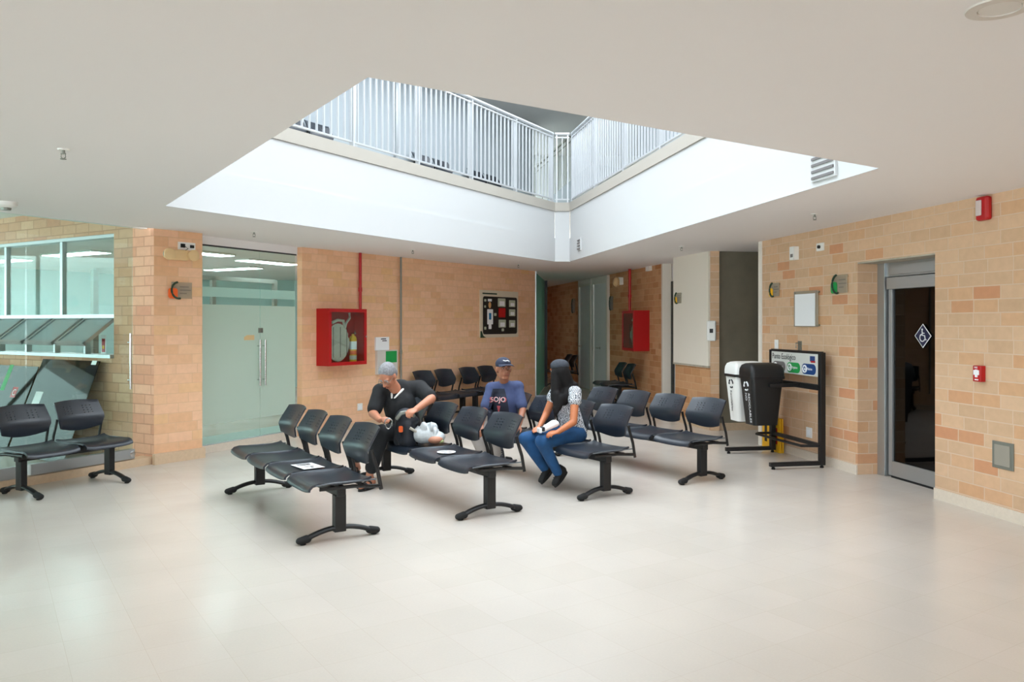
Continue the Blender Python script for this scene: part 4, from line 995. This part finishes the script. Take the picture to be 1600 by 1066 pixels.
def hand_caps(mb, w, d, palm, thumb_side, curl=.9, k=1.0, spread=.10):
    """w wrist, d pointing direction, palm = palm normal, curls fingers towards the palm"""
    d = d.normalized(); palm = (palm-d*palm.dot(d)).normalized(); s = d.cross(palm).normalized()*thumb_side
    mb.cap(w-d*.01, w+d*.03*k, .024*k, .028*k, palm, .62); mb.cap(w+d*.035*k, w+d*.075*k, .036*k, .040*k, palm, .36)
    for i, (off, L, r) in enumerate(((.030, .070, .0092), (.010, .078, .0095), (-.010, .073, .0092), (-.029, .057, .0082))):
        b = w+d*(.082-.004*abs(i-1))*k+s*off*k; q = b; a = .25*curl+.06*i*curl; dd = d+s*off*spread*8
        dd.normalize()
        for j, seg in enumerate((.42, .32, .26)):
            v = (dd*math.cos(a)+palm*math.sin(a)); e_ = q+v*L*seg*k; mb.cap(q, e_, r*k*(1-.08*j), r*k*(.92-.08*j), seg=12, rings=8); q = e_; a += .75*curl
    t0 = w+d*.025*k+s*.026*k; t1 = t0+(d*.6+s*.75+palm*.25*curl).normalized()*.040*k; t2 = t1+(d*.9+s*.15+palm*.5*curl).normalized()*.034*k
    mb.cap(t0, t1, .0145*k, .0125*k, seg=12, rings=8); mb.cap(t1, t2, .0118*k, .0095*k, seg=12, rings=8)
def shoe(parent, heel, toe, up, m, sole, name='shoe', lift=0, lace=None):
    f = (toe-heel); L = f.length; f.normalize(); s = f.cross(up).normalized(); u = s.cross(f).normalized(); Mx = Matrix((s, f, u)).transposed()
    mb = MB(); P_ = lambda a, b, c: heel+s*a+f*b+u*c
    mb.ell(P_(0, .035, .045), (.036, .045, .045), Mx); mb.cap(P_(0, .05, .045), P_(0, L-.06, .030), .040, .036); mb.ell(P_(0, L-.05, .030), (.043, .055, .028), Mx); mb.cap(P_(0, .035, .06), P_(0, .045, .095), .038, .036)
    o = remesh(mb, name, m, parent, .008, 3)
    sm = MB(); n = 20
    pr = [(.040*math.cos(t)*(1 if math.sin(t) > 0 else .9), (L/2)+(L/2)*math.sin(t)) for t in [2*math.pi*i/n for i in range(n)]]
    sm.add([P_(a, b, -.004) for a, b in pr]+[P_(a*1.05, b, .020) for a, b in pr], [tuple(range(n)), tuple(range(2*n-1, n-1, -1))]+[(i, n+i, n+(i+1) % n, (i+1) % n) for i in range(n)])
    sm.build('sole', sole, o)
    if lace:
        lm = MB()
        for i in range(4): lm.tube([P_(-.02, .09+.025*i, .082-.008*i), P_(.02, .10+.025*i, .082-.008*i)], .004, 6)
        lm.build('laces', lace, o)
    return o
UP = Vector((0, 0, 1)); FB = Vector((-.835, -.55, 0)); SB = Vector((.55, -.835, 0))   # bench facing direction; towards its near end

# --- man in the black polo shirt, bent over his bag
p1 = empty('person', J(630, 700, 8.1), 0, 'person with grey hair in a black polo shirt sitting bent over an open bag', 'person'); p1.location.z = .43
base1 = p1.location.copy()
def settle(o, base):           # children are modelled in world space: shift them under their root
    for c in o.children: c.location = c.location-base
pel = J(634, 674, 8.13); che = J(625, 634, 8.0); shR = J(595, 612, 7.98); shL = J(656, 607, 8.08); nk = J(621, 609, 7.96); hd = J(606, 588, 7.84)
eR = J(583, 646, 7.82); wR = J(593, 656, 7.60); eL = J(674, 623, 7.86); wL_ = J(650, 640, 7.62)
hipR = pel+Vector((-.09, -.02, -.02)); hipL = pel+Vector((.07, .03, -.02)); kR = J(572, 678, 8.05); kL = J(597, 676, 7.74)
aR = J(556, 722, 8.50); aL = J(577, 744, 7.80)
b = MB(); fc = (Vector((.0, -1, 0))*.8+Vector((-.45, 0, 0))).normalized(); ff = Vector((-.30, -.9, 0)).normalized()
b.cap(pel, che, .115, .115, ff, .7); b.cap(shR+Vector((.03,0,-.0))-ff*.015, shL+Vector((-.03,0,0))-ff*.015, .055, .055)
for (a, c, d, r) in ((shR, eR, wR, 1), (shL, eL, wL_, 1)): b.cap(a, c, .058, .045); b.cap(c, d, .045, .030)
b.cap(nk-UP*.05-ff*.045, hd+Vector((0,.02,-.03)), .060, .058)
hf = Vector((-.30, -.62, -.62))
Pf, Mf = head_caps(b, hd, hf, Vector((-.2, -.5, 1)), 1.04)
hand_caps(b, wR, J(606, 652, 7.48)-wR, Vector((.3, -.2, -.9)), 1, .95, 1.0)
hand_caps(b, wL_, J(637, 647, 7.50)-wL_, Vector((-.3, -.1, -1)), -1, 1.1, 1.0)
for (h_, k_, a_) in ((hipR, kR, aR), (hipL, kL, aL)): b.cap(h_, k_, .085, .06); b.cap(k_, a_, .055, .036)
heelL, toeL = J(582, 757, 7.84), J(564, 763, 7.66); heelL.z = toeL.z = .02; heelR, toeR = J(559, 733, 8.6), J(546, 738, 8.42); heelR.z = toeR.z = .02
for (a_, h_, t_) in ((aL, heelL, toeL), (aR, heelR, toeR)):
    b.cap(a_, h_+UP*.035, .036, .034); b.cap(h_+UP*.03, t_+UP*.022, .034, .030, UP, .75)
remesh(b, 'body', SK1, p1, .0075, 3)
c = MB(); c.cap(pel+Vector((0,0,.02)), che, .165, .172, ff, .82); c.cap(che, (shR+shL)/2-UP*.02, .165, .13, ff, .8); c.cap(shR, shL, .086, .086); c.cap(che.lerp(pel, .5)+ff*.02, pel+ff*.05, .15, .155)
for (a, e_) in ((shR, eR), (shL, eL)): c.cap(a, a.lerp(e_, .78), .082, .075)
remesh(c, 'polo_shirt', CB, p1, .009, 6)
cl = MB(); s_, f_, u_ = frame(Vector((-.3, -.9, -.2)))
for e_ in (-1, 1): cl.cap(nk+s_*e_*.062+UP*.005, nk+f_*.095-UP*.055+s_*e_*.015, .014, .009)
remesh(cl, 'collar', CW, p1, .006, 2)
c = MB(); c.ell(pel-UP*.01, (.175, .16, .10)); 
for (h_, k_, a_) in ((hipR, kR, aR), (hipL, kL, aL)): c.cap(h_, k_, .105, .082); c.cap(k_, k_.lerp(a_, .80), .080, .066)
remesh(c, 'trousers', CBP, p1, .009, 5)
h = MB(); P_ = Pf; h.ell(P_(0, -.022, .046), (.081, .096, .088), Mf); h.ell(P_(0, -.055, -.005), (.072, .055, .07), Mf); remesh(h, 'hair', HG, p1, .007, 2)
face(p1, Pf, Mf, 1.04, HG, glasses=True)
for (h_, t_) in ((heelL, toeL), (heelR, toeR)):
    f_ = (t_-h_).normalized(); s_ = f_.cross(UP).normalized(); sn = MB(); n = 18; L_ = (t_-h_).length+.07
    pr = [(.045*math.cos(t), -.035+L_/2+L_/2*math.sin(t)) for t in [2*math.pi*i/n for i in range(n)]]
    q0 = Vector((h_.x, h_.y, 0)); sn.add([q0+s_*a+f_*b_2+UP*.002 for a, b_2 in pr]+[q0+s_*a+f_*b_2+UP*.022 for a, b_2 in pr], [tuple(range(n)), tuple(range(2*n-1, n-1, -1))]+[(i, n+i, n+(i+1) % n, (i+1) % n) for i in range(n)])
    so = sn.build('sandal', SH, p1)
    sm = MB()
    for t in (.35, .62, .82):
        c0 = q0+f_*L_*t*.85; hh = .085-.05*t; sm.tube([c0-s_*.045+UP*.02, c0-s_*.036+UP*(.02+hh*.7), c0+UP*(.035+hh*.75), c0+s_*.036+UP*(.02+hh*.7), c0+s_*.045+UP*.02], .011, 8, ry=.006)
    sm.build('straps', SH, so)
settle(p1, base1)

# his open backpack, carabiner and the plastic bag
bagc = J(633, 672, 7.80); bagc.z = .58
bp_ = empty('backpack', (bagc.x, bagc.y, bagc.z), .25, 'dark open backpack with an orange tab on the lap of the grey haired man', 'bag')
m_ = MB(); m_.cap((-.0, 0, -.10), (.0, 0, .10), .115, .10, Vector((0, 1, 0)), .75); m_.cap((.02, -.05, -.12), (.02, -.05, .02), .08, .07); m_.ell((.06, -.03, .08), (.07, .06, .05))
remesh(m_, 'bag_body', mat('dark nylon', (24, 28, 36), .6, noise=.3, nscale=18, bump=.5), bp_, .008, 3)
MB().prism(rrect(-.075, -.035, -.02, .04, .012), -.118, -.112).build('orange_tab', M['orange'], bp_)
MB().tube([(-.09, -.07, .10), (-.05, -.10, .16), (.03, -.09, .17), (.08, -.06, .12)], .014, 8, ry=.02).build('grey_flap', M['galv'], bp_, smooth=True)
MB().tube([(.03, -.125, .02), (.07, -.12, -.005), (.11, -.10, -.03)], .014, 8).build('pale_strap', M['hose'], bp_, smooth=True)
MB().tube([(-.09, -.09, .08), (-.11, -.1, -.06), (-.07, -.11, -.14)], .008, 8).build('strap', M['black'], bp_)
MB().tube([(.10, .02, -.10), (.12, .0, -.2), (.125, -.0, -.30), (.10, 0, -.31), (.09, 0, -.22)], .014, 8, ry=.006).build('hanging_strap', M['black'], bp_)
cb = empty('carabiner', J(607, 662, 7.45), .3, 'silver carabiner hanging from the fingers of the man in the polo shirt', 'carabiner')
pts = [(.033*math.cos(a)*(1.15 if math.sin(a) > 0 else .8), 0, .048*math.sin(a)) for a in [math.radians(t) for t in range(0, 360, 15)]]
MB().tube(pts, .0055, 8, closed=True).build('ring', M['steel'], cb, smooth=True); MB().tube([(.036, 0, .03), (.03, 0, -.025)], .006, 8).build('gate', M['galv'], cb)
pb = bench_pt(1, 2, -.05, .44); pb = Vector((J(668, 690, 7.75).x, 7.78, .435))
pl = empty('plastic_bag', pb, .1, 'crumpled white plastic bag with a peach item on the bench seat', 'bag')
m_ = MB(); rnd = random.Random(3)
m_.ell((-.04, 0, .09), (.12, .09, .085)); m_.ell((.07, 0, .065), (.10, .085, .06))
for i in range(16): m_.ell((-.1+.2*rnd.random(), -.06+.12*rnd.random(), .10+.08*rnd.random()), (.03+.02*rnd.random(), .02, .03+.02*rnd.random()), Matrix.Rotation(rnd.random()*3, 3, 'Z'))
pk = remesh(m_, 'bag_film', mat('white translucent film', (214, 220, 222), .35, noise=.12, nscale=22, bump=1.0), pl, .008, 1)
m_ = MB(); m_.ell((.07, -.045, .05), (.075, .055, .042)); m_.build('peach_item', mat('peach parcel', (206, 146, 120), .6, noise=.1), pl, smooth=True)
MB().ell((.125, -.05, .03), (.03, .03, .02)).build('green_item', mat('yellow green parcel', (190, 196, 140), .6), pl, smooth=True)

# --- man in the cap, blue tee shirt
p2 = empty('person', (0, 0, 0), 0, 'person in a dark cap and blue grey tee shirt sitting turned towards the woman', 'person')
p2.location = Vector((J(788, 660, 8.95).x, 8.95, .43)); base2 = p2.location.copy()
pel = J(789, 662, 8.98); che = J(788, 627, 8.9); shR = J(768, 607, 8.88); shL = J(809, 605, 8.92); nk = J(787, 600, 8.88); hd = J(787, 577, 8.82)
eR = J(757, 640, 8.78); wR = J(752, 664, 8.52); eL = J(817, 640, 8.80); wL_ = J(811, 664, 8.58)
kR = J(741, 676, 8.58); kL = J(768, 680, 8.46); aR = J(757, 716, 8.62); aL = J(777, 714, 8.68)
hipR = pel+Vector((-.09, -.0, -.02)); hipL = pel+Vector((.08, -.0, -.02)); ff = Vector((-.25, -.95, 0)).normalized()
b = MB(); b.cap(pel, che, .10, .105, ff, .68); b.cap(shR+Vector((.03,0,0))-ff*.015, shL+Vector((-.03,0,0))-ff*.015, .048, .048)
for (a, c_2, d) in ((shR, eR, wR), (shL, eL, wL_)): b.cap(a, c_2, .048, .038); b.cap(c_2, d, .038, .027)
b.cap(nk-UP*.05-ff*.035, hd-UP*.03, .054, .050)
Pf, Mf = head_caps(b, hd, Vector((.32, -.95, .06)), UP, 1.06)
hand_caps(b, wR, J(749, 682, 8.42)-wR, Vector((.2, .3, -.3)), -1, .6, .95); hand_caps(b, wL_, J(801, 676, 8.46)-wL_, Vector((-.3, .2, -.6)), 1, .5, .95)
for (h_, k_, a_) in ((hipR, kR, aR), (hipL, kL, aL)): b.cap(h_, k_, .07, .052); b.cap(k_, a_, .048, .033)
remesh(b, 'body', SK2, p2, .0075, 3)
c = MB(); c.cap(pel+UP*.02, che, .142, .15, ff, .8); c.cap(che, (shR+shL)/2-UP*.02, .148, .115, ff, .78); c.cap(shR, shL, .072, .072)
for (a, e_) in ((shR, eR), (shL, eL)): c.cap(a, a.lerp(e_, .80), .060, .062)
shirt = remesh(c, 'tee_shirt', TB, p2, .009, 6)
def wrap(o, target, off):
    m1 = o.modifiers.new('sub', 'REMESH'); m1.mode = 'VOXEL'; m1.voxel_size = .006
    o.modifiers.clear()
    sh = o.modifiers.new('w', 'SHRINKWRAP'); sh.target = target; sh.wrap_method = 'PROJECT'; sh.use_project_y = True; sh.use_positive_direction = True; sh.use_negative_direction = False; sh.offset = off
    dg = bpy.context.evaluated_depsgraph_get(); me = bpy.data.meshes.new_from_object(o.evaluated_get(dg)); o.modifiers.clear(); o.data = me
# darker front panel and lettering of the shirt, laid onto the chest
sx_, fx_, ux_ = frame(ff); org = che+ff*.24
def chest_grid(hw, z0, z1, n=14, taper=0):
    mb = MB(); vs = []; fs = []
    for i in range(n+1):
        for j in range(n+1):
            z = z0+(z1-z0)*j/n; a = (-1+2*i/n)*(hw-taper*((z-z0)/(z1-z0))**2); vs.append(org-sx_*a+UP*z)
    for i in range(n):
        for j in range(n): fs.append((i*(n+1)+j, (i+1)*(n+1)+j, (i+1)*(n+1)+j+1, i*(n+1)+j+1))
    return mb.add(vs, fs)
fp = chest_grid(.125, -.24, .145, taper=.06).build('dark_print', TD, p2); bpy.context.view_layer.update(); wrap(fp, shirt, .003)
txm = mat('pale red lettering', (208, 96, 104), .7); txw = mat('off white lettering', (226, 206, 204), .7)
def chest_text(body, size, m, z, off):
    o = text('lettering', body, size, m, None, (0, 0, 0), ext=0, align='CENTER', sx=1)
    bm = bmesh.new(); bm.from_mesh(o.data); bmesh.ops.triangulate(bm, faces=bm.faces); bmesh.ops.subdivide_edges(bm, edges=bm.edges[:], cuts=1)
    for v in bm.verts: v.co = org+(-sx_)*v.co.x+UP*(z+v.co.y)+ff*.02
    bm.to_mesh(o.data); bm.free(); o.rotation_euler = (0, 0, 0); o.parent = p2; bpy.context.view_layer.update(); wrap(o, shirt, off); return o
chest_text('SOJO', .082, txm, .0, .010); chest_text('SOJO', .070, txw, .006, .012)
lp = MB(); lp.add([org-sx_*a+UP*z for a, z in ((-.02, -.04), (.02, -.04), (.0, -.14))], [(0, 1, 2)]); g_ = lp.build('printed_drop', txm, p2); bpy.context.view_layer.update(); wrap(g_, shirt, .009)
c = MB(); c.ell(pel-UP*.01, (.155, .14, .095))
for (h_, k_, a_) in ((hipR, kR, aR), (hipL, kL, aL)): c.cap(h_, k_, .085, .070); c.cap(k_, a_+UP*.0, .068, .052)
remesh(c, 'trousers', PG, p2, .009, 4)
P_ = Pf; h = MB(); h.ell(P_(0, -.03, .01), (.077, .075, .07), Mf); remesh(h, 'hair', HB, p2, .007, 2)
cap = MB(); NV = mat('dark navy cap cloth', (40, 46, 66), .8, bump=.15, nscale=60)
cap.ell(P_(0, -.012, .055), (.086, .102, .075), Mf); cp = remesh(cap, 'cap', NV, p2, .007, 2)
br = MB(); n = 12; vs = []
for i in range(n+1):
    a = math.radians(-62+124*i/n); s1 = math.sin(a); c1 = math.cos(a)
    vs += [P_(.080*s1, .01+.078*c1, .050), P_(.092*s1, .045+.125*c1, .040-.018*s1*s1)]
nv = len(vs); vs += [v-UP*.006 for v in vs]
fs = []
for i in range(n): fs += [(2*i, 2*i+1, 2*i+3, 2*i+2), (nv+2*i, nv+2*i+2, nv+2*i+3, nv+2*i+1), (2*i+1, nv+2*i+1, nv+2*i+3, 2*i+3)]
br.add(vs, fs).build('cap_peak', NV, cp, smooth=True, ang=60)
MB().tube([P_(-.032, .090, .078), P_(-.012, .096, .088), (P_(.008, .096, .082)), P_(.034, .088, .090)], .006, 6).build('cap_emblem', M['paper'], cp)
face(p2, Pf, Mf, 1.0, HB)
shoe(p2, J(762, 728, 8.70), J(748, 736, 8.52), UP, mat('grey canvas shoe', (120, 118, 120), .8), M['paper'], lace=M['paper'])
hl, te = J(783, 706, 8.78), J(786, 729, 8.62); shoe(p2, hl, te+Vector((0, -.04, 0)), Vector((-.2, -.8, .6)), mat('patterned canvas shoe', (86, 88, 96), .8, noise=.6, nscale=40), M['paper'], lace=M['paper'])
settle(p2, base2)

# --- woman in jeans
p3 = empty('person', (0, 0, 0), 0, 'person with long black hair, patterned blouse and blue jeans seated facing away', 'person')
p3.location = Vector((J(892, 683, 8.05).x, 8.05, .43)); base3 = p3.location.copy()
pel = J(894, 677, 8.05); che = J(888, 642, 8.03); shL = J(899, 613, 7.90); shR = J(869, 611, 8.15); nk = J(882, 604, 8.03); hd = J(873, 581, 8.02)
eL = J(896, 660, 7.78); wL_ = J(872, 675, 7.62); eR = J(853, 648, 8.12); wR = J(843, 667, 7.92)
kL = J(847, 690, 7.62); kR = J(821, 686, 7.84); aL = J(873, 742, 7.74); aR = J(853, 735, 7.92)
hipL = pel+SB*.08-UP*.0; hipR = pel-SB*.08; ff = FB
b = MB(); b.cap(pel, che, .11, .115, ff, .78); b.cap(shR.lerp(shL, .15), shL.lerp(shR, .15), .055, .055)
for (a, c_2, d) in ((shR, eR, wR), (shL, eL, wL_)): b.cap(a, c_2, .046, .037); b.cap(c_2, d, .036, .025)
b.cap(nk-UP*.04, hd-UP*.03, .046, .043)
Pf, Mf = head_caps(b, hd, Vector((-.62, .75, -.05)), UP, .96)
hand_caps(b, wL_, J(858, 678, 7.56)-wL_, Vector((-.1, .2, -.9)), -1, .7, .9); hand_caps(b, wR, J(828, 677, 7.74)-wR, Vector((-.1, -.1, -1)), 1, .25, .92)
for (h_, k_, a_) in ((hipR, kR, aR), (hipL, kL, aL)): b.cap(h_, k_, .075, .055); b.cap(k_, a_, .05, .033)
remesh(b, 'body', SK3, p3, .0075, 3)
c = MB(); c.cap(pel+UP*.015-ff*.01, che, .145, .128, ff, .82); c.cap(che, (shR+shL)/2-UP*.03, .128, .095, ff, .82); c.cap(shR, shL, .058, .060); c.ell(pel+UP*.03, (.155, .155, .07)); c.ell(che+ff*.05+UP*.04, (.11, .10, .08))
for (a, e_) in ((shR, eR), (shL, eL)): c.cap(a, a.lerp(e_, .28), .062, .068)
remesh(c, 'blouse', BL, p3, .009, 5)
c = MB(); c.ell(pel-UP*.02, (.150, .150, .09))
for (h_, k_, a_) in ((hipR, kR, aR), (hipL, kL, aL)): c.cap(h_, k_, .092, .070); c.cap(k_, k_.lerp(a_, .45), .066, .058); c.cap(k_.lerp(a_, .45), k_.lerp(a_, .93), .058, .046)
remesh(c, 'jeans', JE, p3, .009, 4)
P_ = Pf; h = MB(); h.ell(P_(0, -.022, .032), (.083, .098, .090), Mf)
h.cap(P_(-.01, -.055, .0), J(888, 606, 7.99), .080, .072); h.cap(P_(-.05, -.02, -.02), J(868, 622, 7.92), .058, .050); h.cap(J(890, 604, 7.99), J(881, 626, 7.90), .070, .050); h.cap(J(896, 604, 7.98), J(893, 616, 7.95), .05, .035)
h.cap(J(870, 618, 7.90), J(869, 645, 7.84), .050, .022); h.cap(J(878, 622, 7.88), J(873, 640, 7.85), .045, .02); h.cap(J(866, 638, 7.85), J(868, 655, 7.83), .020, .006)
remesh(h, 'hair', HB, p3, .008, 3)
kp = MB(); kp.ell(P_(0, -.018, .062), (.088, .102, .066), Mf); remesh(kp, 'headband', mat('dark grey woven cap', (46, 49, 56), .85, noise=.5, nscale=50, bump=.3), p3, .007, 1)
face(p3, Pf, Mf, .96, HB)
upL = Vector((-.75, -.45, .35)); shoe(p3, J(886, 737, 7.80), J(867, 762, 7.68), upL, SH, SH, lace=SH); shoe(p3, J(866, 731, 7.98), J(846, 757, 7.84), upL, SH, SH, lace=SH)
settle(p3, base3)
ph = empty('folded_mask', J(855, 672, 7.60), .3, 'white folded cloth with a dark strap held on the lap of the woman in jeans', 'cloth')
ph.location = J(856, 668, 7.64)
m_ = MB(); m_.cap((-.05, 0, -.02), (.07, .02, .03), .035, .05, Vector((0, 0, 1)), .7); remesh(m_, 'cloth', M['paper'], ph, .007, 2)
MB().box(-.07, -.045, -.05, .03, -.03, .01).build('dark_strap', M['darkprint'], ph, bevel=.004); MB().box(-.10, -.075, -.05, .03, -.045, -.0).build('white_strap', M['paper'], ph, bevel=.004)
